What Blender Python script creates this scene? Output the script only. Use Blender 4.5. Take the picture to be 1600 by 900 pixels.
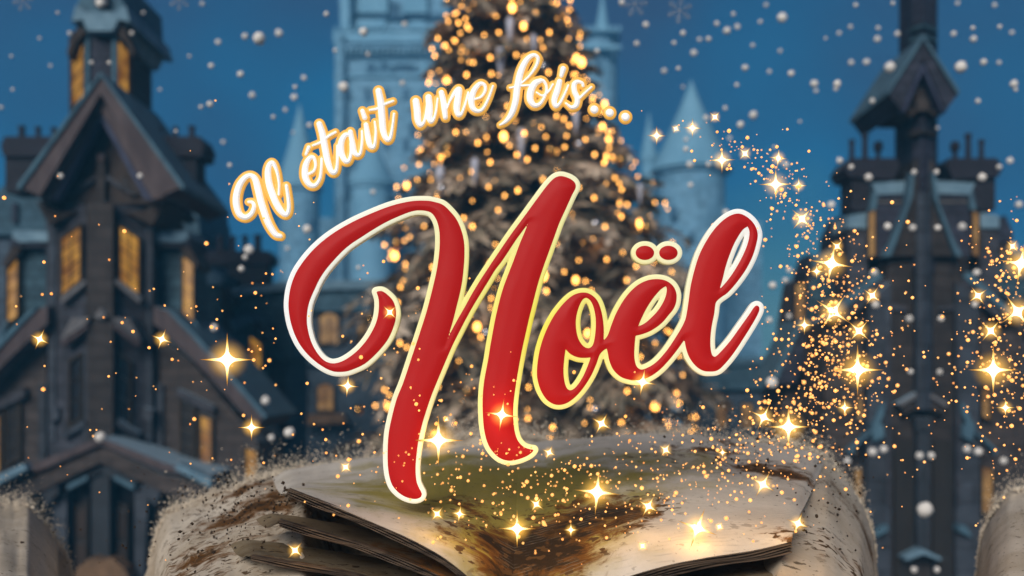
import bpy, bmesh, math, random
import numpy as np
from mathutils import Vector, Matrix

for o in list(bpy.data.objects):
    bpy.data.objects.remove(o, do_unlink=True)
SC = bpy.context.scene
COL = SC.collection
R = random.Random(7)

# ------------------------------------------------------------------ camera
F = 1600.0          # focal length in pixels of the 1600 px wide photograph
HY = 600.0          # row of the horizon
ZC = 2.6            # camera height above the book hill's zero
GZ = -3.2           # level of the village square
cam_d = bpy.data.cameras.new('camera')
cam_d.sensor_width = 36.0
cam_d.lens = 36.0
cam_d.shift_y = (HY - 450.0) / 1600.0
cam_d.clip_start = 0.05
cam_d.clip_end = 3000
cam_d.dof.use_dof = True
cam_d.dof.focus_distance = 5.5
cam_d.dof.aperture_fstop = 0.75
cam = bpy.data.objects.new('camera', cam_d)
COL.objects.link(cam)
cam.location = (0, 0, ZC)
cam.rotation_euler = (math.radians(90), 0, 0)
SC.camera = cam

# ------------------------------------------------------------------ light
SUN_EL, SUN_AZ = 28.0, 18.0      # moonlight from behind the left shoulder
sun_d = bpy.data.lights.new('moon_sun', 'SUN')
sun_d.energy = 4.0
sun_d.angle = math.radians(30)
sun_d.color = (1.0, 0.95, 0.88)
sun = bpy.data.objects.new('moon_sun', sun_d)
COL.objects.link(sun)
sun.rotation_euler = (math.radians(90 - SUN_EL), 0, -math.radians(SUN_AZ))

W = bpy.data.worlds.new('World')
SC.world = W
W.use_nodes = True
nt = W.node_tree
nt.nodes.clear()
N = nt.nodes.new
out = N('ShaderNodeOutputWorld')
sky = N('ShaderNodeTexSky')
sky.sky_type = 'NISHITA'
sky.sun_disc = False
sky.sun_elevation = math.radians(4)
sky.sun_rotation = math.radians(180 + SUN_AZ)
bg1 = N('ShaderNodeBackground'); bg1.inputs[1].default_value = 0.05
nt.links.new(sky.outputs[0], bg1.inputs[0])
tc = N('ShaderNodeTexCoord')
sep = N('ShaderNodeSeparateXYZ')
nt.links.new(tc.outputs['Generated'], sep.inputs[0])
noi = N('ShaderNodeTexNoise'); noi.inputs['Scale'].default_value = 3.2; noi.inputs['Detail'].default_value = 3
nt.links.new(tc.outputs['Generated'], noi.inputs['Vector'])
mad = N('ShaderNodeMath'); mad.operation = 'MULTIPLY_ADD'
nt.links.new(noi.outputs[0], mad.inputs[0]); mad.inputs[1].default_value = 0.52
nt.links.new(sep.outputs[2], mad.inputs[2])
ramp = N('ShaderNodeValToRGB')
nt.links.new(mad.outputs[0], ramp.inputs[0])
cr = ramp.color_ramp
def s2l(c):
    return tuple(((v/255)/12.92 if v/255 <= 0.04045 else (((v/255)+0.055)/1.055)**2.4) for v in c)
stops = [(0.18, (92, 138, 152)), (0.29, (80, 130, 148)), (0.38, (50, 116, 146)), (0.46, (12, 96, 146)),
         (0.54, (24, 80, 126)), (0.63, (42, 64, 104)), (1.0, (26, 42, 80))]
cr.elements[0].position = stops[0][0]; cr.elements[0].color = (*s2l(stops[0][1]), 1)
cr.elements[1].position = stops[-1][0]; cr.elements[1].color = (*s2l(stops[-1][1]), 1)
for p_, c_ in stops[1:-1]:
    e_ = cr.elements.new(p_); e_.color = (*s2l(c_), 1)
bg2 = N('ShaderNodeBackground'); bg2.inputs[1].default_value = 0.93
nt.links.new(ramp.outputs[0], bg2.inputs[0])
add = N('ShaderNodeAddShader')
nt.links.new(bg1.outputs[0], add.inputs[0]); nt.links.new(bg2.outputs[0], add.inputs[1])
nt.links.new(add.outputs[0], out.inputs[0])
bg1.inputs[1].default_value = 0.004

SC.view_settings.view_transform = 'Standard'
SC.view_settings.look = 'None'
SC.view_settings.exposure = 0.0
SC.view_settings.gamma = 1.0
SC.cycles.max_bounces = 6
SC.cycles.transparent_max_bounces = 24
SC.cycles.volume_bounces = 0

# ------------------------------------------------------------------ helpers
def P(px, py, Y):
    return Vector(((px - 800.0) * Y / F, Y, ZC + (HY - py) * Y / F))

def tag(o, label=None, cat=None, group=None, kind=None):
    if label: o['label'] = label
    if cat: o['category'] = cat
    if group: o['group'] = group
    if kind: o['kind'] = kind
    return o

def empty(name, loc, label=None, cat=None, group=None):
    o = bpy.data.objects.new(name, None)
    o.empty_display_size = 0.2
    COL.objects.link(o)
    o.location = loc
    return tag(o, label, cat, group)

def wloc(o):
    v = Vector((0, 0, 0))
    while o is not None:
        v = v + o.location
        o = o.parent
    return v

def link(name, verts, faces, mat, parent=None, smooth=False, loc=None):
    """one mesh object; verts are world coordinates"""
    me = bpy.data.meshes.new(name)
    org = Vector(loc) if loc is not None else Vector((0, 0, 0))
    if parent is not None and loc is None:
        org = wloc(parent)
    me.from_pydata([tuple(Vector(v) - org) for v in verts], [], faces)
    if mat is not None: me.materials.append(mat)
    if smooth:
        me.polygons.foreach_set('use_smooth', [True] * len(me.polygons))
    me.update()
    o = bpy.data.objects.new(name, me)
    COL.objects.link(o)
    if parent is not None:
        o.parent = parent
        if loc is not None: o.location = org - wloc(parent)
    elif loc is not None:
        o.location = org
    return o

class MB:
    def __init__(s): s.v = []; s.f = []
    def add(s, verts, faces):
        b = len(s.v)
        s.v += [Vector(v) for v in verts]
        s.f += [tuple(i + b for i in f) for f in faces]
        return s
    def prism(s, front, th):
        """front: polygon (world points), pushed th metres back along +Y"""
        n = len(front)
        fr = [Vector(p) for p in front]
        bk = [p + Vector((0, th, 0)) for p in fr]
        fs = [tuple(range(n)), tuple(range(2 * n - 1, n - 1, -1))]
        for i in range(n):
            j = (i + 1) % n
            fs.append((i, i + n, j + n, j))
        return s.add(fr + bk, fs)
    def lathe(s, c, prof, seg=12, ax='z', caps=True):
        c = Vector(c); vs = []; fs = []
        for (r, h) in prof:
            for k in range(seg):
                a = 2 * math.pi * k / seg
                vs.append(c + Vector((r * math.cos(a), r * math.sin(a), h)))
        for i in range(len(prof) - 1):
            for k in range(seg):
                k2 = (k + 1) % seg
                fs.append((i*seg+k, i*seg+k2, (i+1)*seg+k2, (i+1)*seg+k))
        if caps:
            fs.append(tuple(range(seg - 1, -1, -1)))
            m = len(prof) - 1
            fs.append(tuple(m * seg + k for k in range(seg)))
        return s.add(vs, fs)
    def box(s, a, b):
        x0, y0, z0 = a; x1, y1, z1 = b
        return s.add([(x0,y0,z0),(x1,y0,z0),(x1,y1,z0),(x0,y1,z0),(x0,y0,z1),(x1,y0,z1),(x1,y1,z1),(x0,y1,z1)],
                     [(0,3,2,1),(4,5,6,7),(0,1,5,4),(1,2,6,5),(2,3,7,6),(3,0,4,7)])
    def tube(s, pts, rad, seg=6):
        pts = [Vector(p) for p in pts]; n = len(pts); vs = []; fs = []
        for i, p in enumerate(pts):
            d = (pts[min(i+1, n-1)] - pts[max(i-1, 0)]).normalized()
            u = d.cross(Vector((0.13, 0.21, 1))).normalized(); w = d.cross(u)
            r = rad[i] if isinstance(rad, (list, tuple)) else rad
            for k in range(seg):
                a = 2*math.pi*k/seg
                vs.append(p + u*(r*math.cos(a)) + w*(r*math.sin(a)))
        for i in range(n-1):
            for k in range(seg):
                k2 = (k+1) % seg
                fs.append((i*seg+k, i*seg+k2, (i+1)*seg+k2, (i+1)*seg+k))
        fs.append(tuple(range(seg-1, -1, -1))); fs.append(tuple((n-1)*seg+k for k in range(seg)))
        return s.add(vs, fs)
    def build(s, name, mat, parent=None, smooth=False, loc=None):
        return link(name, s.v, s.f, mat, parent, smooth, loc)

def copy_obj(o, parent=None):
    c = o.copy(); COL.objects.link(c)
    if parent is not None: c.parent = parent
    return c

def copy_tree(o, parent=None):
    c = copy_obj(o, parent)
    for ch in list(o.children):
        copy_tree(ch, c)
    return c

# ------------------------------------------------------------------ materials
def mat_base(name):
    m = bpy.data.materials.new(name); m.use_nodes = True
    nt = m.node_tree
    return m, nt, nt.nodes['Principled BSDF']

def mat(name, col, rough=0.8, col2=None, scale=6.0, bump=0.0, metal=0.0, streak=1.0, mix=(0.35, 0.68), spec=0.3):
    """two-tone weathered surface from layered noise"""
    m, nt, b = mat_base(name)
    b.inputs['Roughness'].default_value = rough
    b.inputs['Metallic'].default_value = metal
    b.inputs['Specular IOR Level'].default_value = spec
    if col2 is None:
        col2 = tuple(c * 0.6 for c in col)
    tc = nt.nodes.new('ShaderNodeTexCoord')
    mp = nt.nodes.new('ShaderNodeMapping'); mp.inputs['Scale'].default_value = (1, 1, streak)
    nt.links.new(tc.outputs['Object'], mp.inputs[0])
    no = nt.nodes.new('ShaderNodeTexNoise'); no.inputs['Scale'].default_value = scale
    no.inputs['Detail'].default_value = 8; no.inputs['Roughness'].default_value = 0.65
    nt.links.new(mp.outputs[0], no.inputs['Vector'])
    rp = nt.nodes.new('ShaderNodeValToRGB')
    rp.color_ramp.elements[0].position = mix[0]; rp.color_ramp.elements[0].color = (*col2, 1)
    rp.color_ramp.elements[1].position = mix[1]; rp.color_ramp.elements[1].color = (*col, 1)
    nt.links.new(no.outputs[0], rp.inputs[0])
    nt.links.new(rp.outputs[0], b.inputs['Base Color'])
    if bump:
        bp = nt.nodes.new('ShaderNodeBump'); bp.inputs['Strength'].default_value = bump
        bp.inputs['Distance'].default_value = 0.05
        nt.links.new(no.outputs[0], bp.inputs['Height']); nt.links.new(bp.outputs[0], b.inputs['Normal'])
    return m

def mat_tiles(name, col, col2, sx=2.2, sz=4.0, mortar=None, rough=0.75):
    m, nt, b = mat_base(name)
    b.inputs['Roughness'].default_value = rough; b.inputs['Specular IOR Level'].default_value = 0.25
    tc = nt.nodes.new('ShaderNodeTexCoord')
    sp = nt.nodes.new('ShaderNodeSeparateXYZ'); nt.links.new(tc.outputs['Object'], sp.inputs[0])
    ad = nt.nodes.new('ShaderNodeMath'); ad.operation = 'ADD'
    nt.links.new(sp.outputs[0], ad.inputs[0]); nt.links.new(sp.outputs[1], ad.inputs[1])
    cb = nt.nodes.new('ShaderNodeCombineXYZ')
    nt.links.new(ad.outputs[0], cb.inputs[0]); nt.links.new(sp.outputs[2], cb.inputs[1])
    br = nt.nodes.new('ShaderNodeTexBrick')
    br.inputs['Scale'].default_value = 1.0
    br.inputs['Brick Width'].default_value = 1/sx; br.inputs['Row Height'].default_value = 1/sz
    br.inputs['Mortar Size'].default_value = 0.02
    br.inputs['Color1'].default_value = (*col, 1); br.inputs['Color2'].default_value = (*col2, 1)
    br.inputs['Mortar'].default_value = (*(mortar or tuple(c*0.45 for c in col2)), 1)
    nt.links.new(cb.outputs[0], br.inputs['Vector'])
    no = nt.nodes.new('ShaderNodeTexNoise'); no.inputs['Scale'].default_value = 1.7; no.inputs['Detail'].default_value = 6
    nt.links.new(tc.outputs['Object'], no.inputs['Vector'])
    mx = nt.nodes.new('ShaderNodeMix'); mx.data_type = 'RGBA'; mx.blend_type = 'MULTIPLY'
    mx.inputs[0].default_value = 0.8
    rp = nt.nodes.new('ShaderNodeValToRGB')
    rp.color_ramp.elements[0].position = 0.3; rp.color_ramp.elements[0].color = (0.5, 0.5, 0.5, 1)
    rp.color_ramp.elements[1].position = 0.65; rp.color_ramp.elements[1].color = (1.15, 1.15, 1.15, 1)
    nt.links.new(no.outputs[0], rp.inputs[0])
    nt.links.new(br.outputs['Color'], mx.inputs[6]); nt.links.new(rp.outputs[0], mx.inputs[7])
    nt.links.new(mx.outputs[2], b.inputs['Base Color'])
    bp = nt.nodes.new('ShaderNodeBump'); bp.inputs['Strength'].default_value = 0.5; bp.inputs['Distance'].default_value = 0.03
    nt.links.new(br.outputs['Fac'], bp.inputs['Height']); bp.invert = True
    nt.links.new(bp.outputs[0], b.inputs['Normal'])
    return m

def mat_glow(name, col, strength, col2=None, scale=3.0, sample=True, base=(0.2, 0.15, 0.1)):
    """something that gives off light, uneven like lit curtains"""
    m, nt, b = mat_base(name)
    b.inputs['Base Color'].default_value = (*base, 1)
    b.inputs['Roughness'].default_value = 0.4
    if col2 is not None:
        tc = nt.nodes.new('ShaderNodeTexCoord')
        no = nt.nodes.new('ShaderNodeTexNoise'); no.inputs['Scale'].default_value = scale; no.inputs['Detail'].default_value = 3
        nt.links.new(tc.outputs['Object'], no.inputs['Vector'])
        rp = nt.nodes.new('ShaderNodeValToRGB')
        rp.color_ramp.elements[0].position = 0.38; rp.color_ramp.elements[0].color = (*col2, 1)
        rp.color_ramp.elements[1].position = 0.62; rp.color_ramp.elements[1].color = (*col, 1)
        nt.links.new(no.outputs[0], rp.inputs[0]); nt.links.new(rp.outputs[0], b.inputs['Emission Color'])
    else:
        b.inputs['Emission Color'].default_value = (*col, 1)
    b.inputs['Emission Strength'].default_value = strength
    if not sample:
        try: m.cycles.emission_sampling = 'NONE'
        except Exception: pass
    return m

M = {}
M['wall_blue'] = mat_tiles('wall_blue', (0.05, 0.052, 0.066), (0.036, 0.036, 0.045), 1.3, 2.6)
M['wall_dark'] = mat_tiles('wall_dark', (0.04, 0.032, 0.03), (0.028, 0.022, 0.021), 1.3, 2.6)
M['wall_brown'] = mat_tiles('wall_brown', (0.064, 0.05, 0.046), (0.046, 0.035, 0.032), 1.5, 3.0)
M['board'] = mat('board', (0.0898, 0.0672, 0.0686), col2=(0.0449, 0.0326, 0.0354), scale=3, streak=0.2, bump=0.3)
M['board_blue'] = mat('board_blue', (0.0462, 0.0546, 0.1000), col2=(0.0277, 0.0322, 0.0624), scale=3, bump=0.2)
M['timber'] = mat('timber', (0.0422, 0.0284, 0.0220), col2=(0.0190, 0.0122, 0.0100), scale=4, streak=0.3, bump=0.4)
M['slate'] = mat_tiles('slate', (0.040, 0.085, 0.115), (0.028, 0.062, 0.086), 2.2, 3.2)
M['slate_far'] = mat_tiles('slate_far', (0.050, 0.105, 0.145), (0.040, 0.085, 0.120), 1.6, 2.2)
M['slate_dark'] = mat_tiles('slate_dark', (0.034, 0.036, 0.055), (0.024, 0.026, 0.042), 2.4, 3.4)
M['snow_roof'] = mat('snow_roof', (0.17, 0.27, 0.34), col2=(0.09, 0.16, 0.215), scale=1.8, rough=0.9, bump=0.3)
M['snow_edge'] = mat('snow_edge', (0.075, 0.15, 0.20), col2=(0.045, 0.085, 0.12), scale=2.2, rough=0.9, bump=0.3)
M['stone_sill'] = mat('stone_sill', (0.15, 0.145, 0.15), col2=(0.085, 0.08, 0.085), scale=4, bump=0.2)
M['chimney'] = mat_tiles('chimney', (0.0211, 0.0210, 0.0304), (0.0145, 0.0147, 0.0224), 2.5, 5.0)
M['pot'] = mat('pot', (0.0172, 0.0168, 0.0272), scale=6, bump=0.2)
M['frame'] = mat('frame', (0.050, 0.034, 0.020), scale=5)
M['lit'] = mat_glow('lit', (0.62, 0.30, 0.035), 0.78, (0.24, 0.085, 0.008), 1.5, base=(0.03, 0.018, 0.008))
M['lit_soft'] = mat_glow('lit_soft', (0.46, 0.25, 0.075), 0.72, (0.20, 0.09, 0.025), 1.3, base=(0.03, 0.02, 0.01))
M['glass_dark'] = mat('glass_dark', (0.016, 0.014, 0.016), rough=0.25, spec=0.5)
M['door'] = mat('door', (0.022, 0.018, 0.016), scale=5, streak=0.2)
M['step'] = mat('step', (0.20, 0.115, 0.060), col2=(0.10, 0.06, 0.034), scale=3)  # warm orange light on the porch steps is put into this colour
M['porch'] = mat('porch', (0.0297, 0.0364, 0.0464), col2=(0.0172, 0.0196, 0.0240), scale=1.6, bump=0.3)
M['pillar'] = mat_tiles('pillar', (0.046, 0.054, 0.07), (0.036, 0.04, 0.05), 0.8, 1.6)
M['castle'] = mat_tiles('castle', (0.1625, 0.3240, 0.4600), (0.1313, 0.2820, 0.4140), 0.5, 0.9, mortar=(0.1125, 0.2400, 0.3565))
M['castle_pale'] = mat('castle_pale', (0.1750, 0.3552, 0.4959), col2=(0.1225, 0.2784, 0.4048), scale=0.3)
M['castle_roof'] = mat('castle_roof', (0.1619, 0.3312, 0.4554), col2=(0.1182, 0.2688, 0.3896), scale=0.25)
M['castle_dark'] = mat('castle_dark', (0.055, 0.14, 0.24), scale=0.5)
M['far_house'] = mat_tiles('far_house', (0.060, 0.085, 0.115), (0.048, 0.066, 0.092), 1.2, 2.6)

def add_snow(m, lo=0.5, hi=0.8):
    """snow that has settled on whatever faces up"""
    nt = m.node_tree; L = nt.links.new
    b = nt.nodes['Principled BSDF']
    src = b.inputs['Base Color'].links[0].from_socket
    ge = nt.nodes.new('ShaderNodeNewGeometry'); sp = nt.nodes.new('ShaderNodeSeparateXYZ'); L(ge.outputs['True Normal'], sp.inputs[0])
    tc = nt.nodes.new('ShaderNodeTexCoord'); no = nt.nodes.new('ShaderNodeTexNoise'); no.inputs['Scale'].default_value = 2.6; no.inputs['Detail'].default_value = 6
    L(tc.outputs['Object'], no.inputs['Vector'])
    ma = nt.nodes.new('ShaderNodeMath'); ma.operation = 'MULTIPLY_ADD'; ma.inputs[1].default_value = 0.9
    L(no.outputs[0], ma.inputs[0]); 
    sb = nt.nodes.new('ShaderNodeMath'); sb.operation = 'SUBTRACT'; L(sp.outputs[2], sb.inputs[0]); sb.inputs[1].default_value = 0.45
    L(sb.outputs[0], ma.inputs[2])
    mr = nt.nodes.new('ShaderNodeMapRange'); mr.inputs[1].default_value = lo; mr.inputs[2].default_value = hi; L(ma.outputs[0], mr.inputs[0])
    mx = nt.nodes.new('ShaderNodeMix'); mx.data_type = 'RGBA'
    L(mr.outputs[0], mx.inputs[0]); L(src, mx.inputs[6]); mx.inputs[7].default_value = (0.24, 0.33, 0.40, 1)
    L(mx.outputs[2], b.inputs['Base Color'])
for nm_ in ('wall_blue', 'wall_dark', 'wall_brown', 'board', 'board_blue', 'timber', 'slate', 'slate_far', 'slate_dark', 'chimney', 'pot', 'pillar', 'porch', 'far_house', 'frame', 'stone_sill'):
    add_snow(M[nm_])

# ------------------------------------------------------------------ terrain
def interp(x, pts):
    xs = [p[0] for p in pts]; ys = [p[1] for p in pts]
    return float(np.interp(x, xs, ys))

def hnoise(x, y, s=1.0):
    return (math.sin(x*1.7*s+0.6)*math.cos(y*1.3*s+1.1) + 0.5*math.sin(x*3.9*s+y*2.7*s) + 0.3*math.sin(x*8.1*s-y*6.3*s+2.0)
            + 0.18*math.sin(x*17.3*s+y*13.7*s+0.4)) / 2.0

def m_ground():
    m = mat('village_snow', (0.13, 0.15, 0.18), col2=(0.05, 0.055, 0.07), scale=0.35, rough=0.9, bump=0.3)
    return m
ext = [-900, -300, -120, -60, -30, -15, 0, 15, 30, 60, 120, 300, 900]
gv = []; gf = []
ys = [-60, 0, 20, 30, 40, 60, 90, 130, 220, 500, 1500]
for y in ys:
    for x in ext: gv.append((x, y, GZ + 0.08*hnoise(x*0.1, y*0.1)))
for j in range(len(ys)-1):
    for i in range(len(ext)-1):
        a = j*len(ext)+i
        gf.append((a, a+1, a+1+len(ext), a+len(ext)))
tag(link('ground', gv, gf, m_ground(), smooth=True), kind='structure')

def mat_paper(name, base, base2, blots, tint=None, ink=(0.030, 0.017, 0.007), amount=0.5, lines=False, scale=1.0):
    """old paper or dirty snow: soft mottling, spattered ink of several sizes, ink blots and a painted glow at given places"""
    m, nt, b = mat_base(name)
    b.inputs['Roughness'].default_value = 0.9; b.inputs['Specular IOR Level'].default_value = 0.15
    L = nt.links.new
    tc = nt.nodes.new('ShaderNodeTexCoord')
    def noise(s, d=6, r=0.6, w=0.0):
        n = nt.nodes.new('ShaderNodeTexNoise'); n.inputs['Scale'].default_value = s*scale
        n.inputs['Detail'].default_value = d; n.inputs['Roughness'].default_value = r
        n.inputs['Distortion'].default_value = w
        L(tc.outputs['Object'], n.inputs['Vector']); return n.outputs[0]
    def ramp(v, a, bb):
        r = nt.nodes.new('ShaderNodeMapRange'); r.inputs[1].default_value = a; r.inputs[2].default_value = bb
        r.interpolation_type = 'SMOOTHSTEP'
        L(v, r.inputs[0]); return r.outputs[0]
    def math2(op, a, bb):
        n = nt.nodes.new('ShaderNodeMath'); n.operation = op; n.use_clamp = op in ('ADD',)
        for i, v in enumerate((a, bb)):
            if isinstance(v, (int, float)): n.inputs[i].default_value = v
            else: L(v, n.inputs[i])
        return n.outputs[0]
    def mixc(f, a, bb):
        n = nt.nodes.new('ShaderNodeMix'); n.data_type = 'RGBA'
        L(f, n.inputs[0])
        for i, v in ((6, a), (7, bb)):
            if isinstance(v, tuple): n.inputs[i].default_value = (*v, 1)
            else: L(v, n.inputs[i])
        return n.outputs[2]
    col = mixc(ramp(noise(1.6), 0.35, 0.65), base2, base)
    # places of ink blots or painted glow: (x, y, radius, strength)
    def field(places):
        acc = None
        for (x, y, r, s) in places:
            vm = nt.nodes.new('ShaderNodeVectorMath'); vm.operation = 'MULTIPLY_ADD'
            L(tc.outputs['Object'], vm.inputs[0]); vm.inputs[1].default_value = (1, 1, 0); vm.inputs[2].default_value = (-x, -y, 0)
            ln = nt.nodes.new('ShaderNodeVectorMath'); ln.operation = 'LENGTH'; L(vm.outputs[0], ln.inputs[0])
            mr = nt.nodes.new('ShaderNodeMapRange'); mr.inputs[1].default_value = r; mr.inputs[2].default_value = 0
            mr.inputs[3].default_value = 0; mr.inputs[4].default_value = s
            L(ln.outputs['Value'], mr.inputs[0])
            acc = mr.outputs[0] if acc is None else math2('MAXIMUM', acc, mr.outputs[0])
        return acc
    if tint:  # a soft glow mixed into the paper colour
        places, scol = tint
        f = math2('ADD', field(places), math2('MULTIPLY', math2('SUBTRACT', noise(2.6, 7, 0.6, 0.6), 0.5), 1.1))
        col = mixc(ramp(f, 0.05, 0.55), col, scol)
    if blots:
        fb = field(blots)
        f = math2('ADD', fb, math2('MULTIPLY', math2('SUBTRACT', noise(4.5, 9, 0.72, 0.9), 0.5), 2.2))
        col = mixc(ramp(f, 0.28, 0.62), col, (0.15, 0.060, 0.010))
        col = mixc(ramp(f, 0.55, 0.92), col, ink)
        near = ramp(fb, 0.0, 0.35)
        sp = math2('MULTIPLY', ramp(noise(16, 2, 0.4), 0.60, 0.63), near)
        col = mixc(sp, col, (0.09, 0.045, 0.015))
    # loose spatter everywhere
    sp2 = math2('MULTIPLY', ramp(noise(9, 3, 0.5, 0.4), 0.655, 0.68), amount)
    sp3 = math2('MULTIPLY', ramp(noise(30, 2, 0.5), 0.665, 0.69), amount)
    col = mixc(math2('MAXIMUM', sp2, sp3), col, (0.060, 0.034, 0.014))
    if lines:
        wv = nt.nodes.new('ShaderNodeTexWave'); wv.bands_direction = 'Y'; wv.inputs['Scale'].default_value = 9
        wv.inputs['Distortion'].default_value = 1.6; wv.inputs['Detail'].default_value = 3; wv.inputs['Detail Scale'].default_value = 0.6
        L(tc.outputs['Object'], wv.inputs['Vector'])
        ln = math2('MULTIPLY', math2('MULTIPLY', ramp(wv.outputs['Fac'], 0.78, 0.98), ramp(noise(5, 5), 0.48, 0.62)), 0.35)
        col = mixc(ln, col, tuple(c*0.45 for c in base))
    L(col, b.inputs['Base Color'])
    bp = nt.nodes.new('ShaderNodeBump'); bp.inputs['Strength'].default_value = 0.25; bp.inputs['Distance'].default_value = 0.03
    L(noise(14, 6, 0.7), bp.inputs['Height']); L(bp.outputs[0], b.inputs['Normal'])
    return m

CREST = [(-500, 780), (-120, 775), (0, 785), (45, 788), (75, 822), (105, 868), (130, 950), (200, 950), (226, 900), (248, 822), (262, 798),
         (340, 772), (400, 745), (470, 732), (640, 715), (700, 688), (760, 672), (830, 680), (900, 706), (960, 700), (1040, 678),
         (1140, 692), (1230, 690), (1290, 712), (1322, 752), (1348, 790), (1366, 835), (1378, 950), (1518, 950), (1532, 835), (1548, 800),
         (1575, 770), (1610, 762), (1750, 745), (2100, 760)]
bv = []; bf = []
us = np.linspace(-300, 1900, 551)
ysb = [2.0, 3.2, 4.0, 4.6, 5.2, 5.8, 6.3, 6.8, 7.2, 7.6, 7.9, 8.15, 8.3, 8.45, 8.6, 8.8, 9.1, 9.6, 10.4, 12.0, 15.0, 18.0]
YC = 8.45
for y in ysb:
    for u in us:
        x = (u - 800) * y / F
        cz = ZC + (HY - interp(u, CREST)) * YC / F
        rag = 0.055*hnoise(x*3.1, 4.0, 1.6) + 0.03*hnoise(x*9, 1.0, 2.0)
        if y <= YC:
            z = cz - (0.02+max(0, 0.085*(cz-1.62)/0.4))*(YC - y) + rag*max(0, 1-(YC-y)/0.5)
            if 470 < u < 1225:           # hollow under the book
                t = min(1, (u-470)/80, (1225-u)/60); t = t*t*(3-2*t)
                s_ = min(1, max(0, (8.1 - y)/0.7)); s_ = s_*s_*(3-2*s_)
                z = z*(1-t*s_) + (1.22+0.27*min(1, max(0, (u-880)/200)))*t*s_
            lim = ZC - 320*y/F
            if cz < 1.3: z = min(z, lim)
        else:
            t = min(1, (y-YC)/7.5); t = t*t*(3-2*t) if t > 0.2 else t*0.52
            z = cz*(1-t) + (GZ-0.6)*t + rag*max(0, 1-(y-YC)/0.5)
        z += 0.030*hnoise(x*2, y*2)+0.016*hnoise(x*5.3+1, y*4.1)+0.008*hnoise(x*13, y*9)
        bv.append((x, y, z))
nu = len(us)
for j in range(len(ysb)-1):
    for i in range(nu-1):
        a = j*nu+i
        bf.append((a, a+1, a+1+nu, a+nu))
M['bank'] = mat_paper('parchment_snow', (0.60, 0.505, 0.395), (0.46, 0.37, 0.27),
                      [(-1.75, 7.1, 0.95, 0.75), (-2.05, 8.0, 0.7, 0.6), (-1.9, 6.0, 0.8, 0.55), (2.55, 7.4, 0.7, 0.45), (1.9, 5.6, 0.6, 0.5), (2.4, 6.0, 0.4, 0.35), (-1.6, 5.3, 0.5, .5)],
                      amount=0.8)
tag(link('snow_bank', bv, bf, M['bank'], smooth=True), kind='structure')

# ------------------------------------------------------------------ lettering
YL = 5.5

def spline(pts):
    """closed outline through the points; third value 1 = corner, 2 = corner and the side after it is a join with the next letter"""
    n = len(pts); P2 = [np.array(p[:2], float) for p in pts]
    code = [p[2] if len(p) > 2 else 0 for p in pts]
    d = [np.linalg.norm(P2[(i+1) % n]-P2[i]) for i in range(n)]
    T = [(P2[(i+1) % n]-P2[i-1])/(d[i]+d[i-1]) for i in range(n)]
    segs = []
    for i in range(n):
        j = (i+1) % n
        if code[i] == 2:
            segs.append((P2[i], P2[j], True)); continue
        t0 = T[i]*d[i]; t1 = T[j]*d[i]
        ch = P2[j]-P2[i]
        if code[i] and code[j]: t0 = t1 = ch
        elif code[i]: t0 = 1.5*ch - 0.5*t1
        elif code[j]: t1 = 1.5*ch - 0.5*t0
        prev = P2[i]
        for k in range(1, 9):
            t = k/8.0
            q = ((2*t**3-3*t**2+1)*P2[i] + (t**3-2*t**2+t)*t0 + (-2*t**3+3*t**2)*P2[j] + (t**3-t**2)*t1)
            segs.append((prev, q, False)); prev = q
    return segs

def inside(segs, X, Y):
    r = np.zeros(X.shape, bool)
    for a, b, _ in segs:
        if a[1] == b[1]: continue
        c = ((a[1] > Y) != (b[1] > Y))
        xi = a[0] + (Y-a[1])*(b[0]-a[0])/(b[1]-a[1])
        r ^= c & (X < xi)
    return r

def segdist(a, b, X, Y):
    dx, dy = b[0]-a[0], b[1]-a[1]
    L2 = dx*dx+dy*dy+1e-12
    t = np.clip(((X-a[0])*dx+(Y-a[1])*dy)/L2, 0, 1)
    return np.hypot(X-a[0]-t*dx, Y-a[1]-t*dy), t

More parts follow.
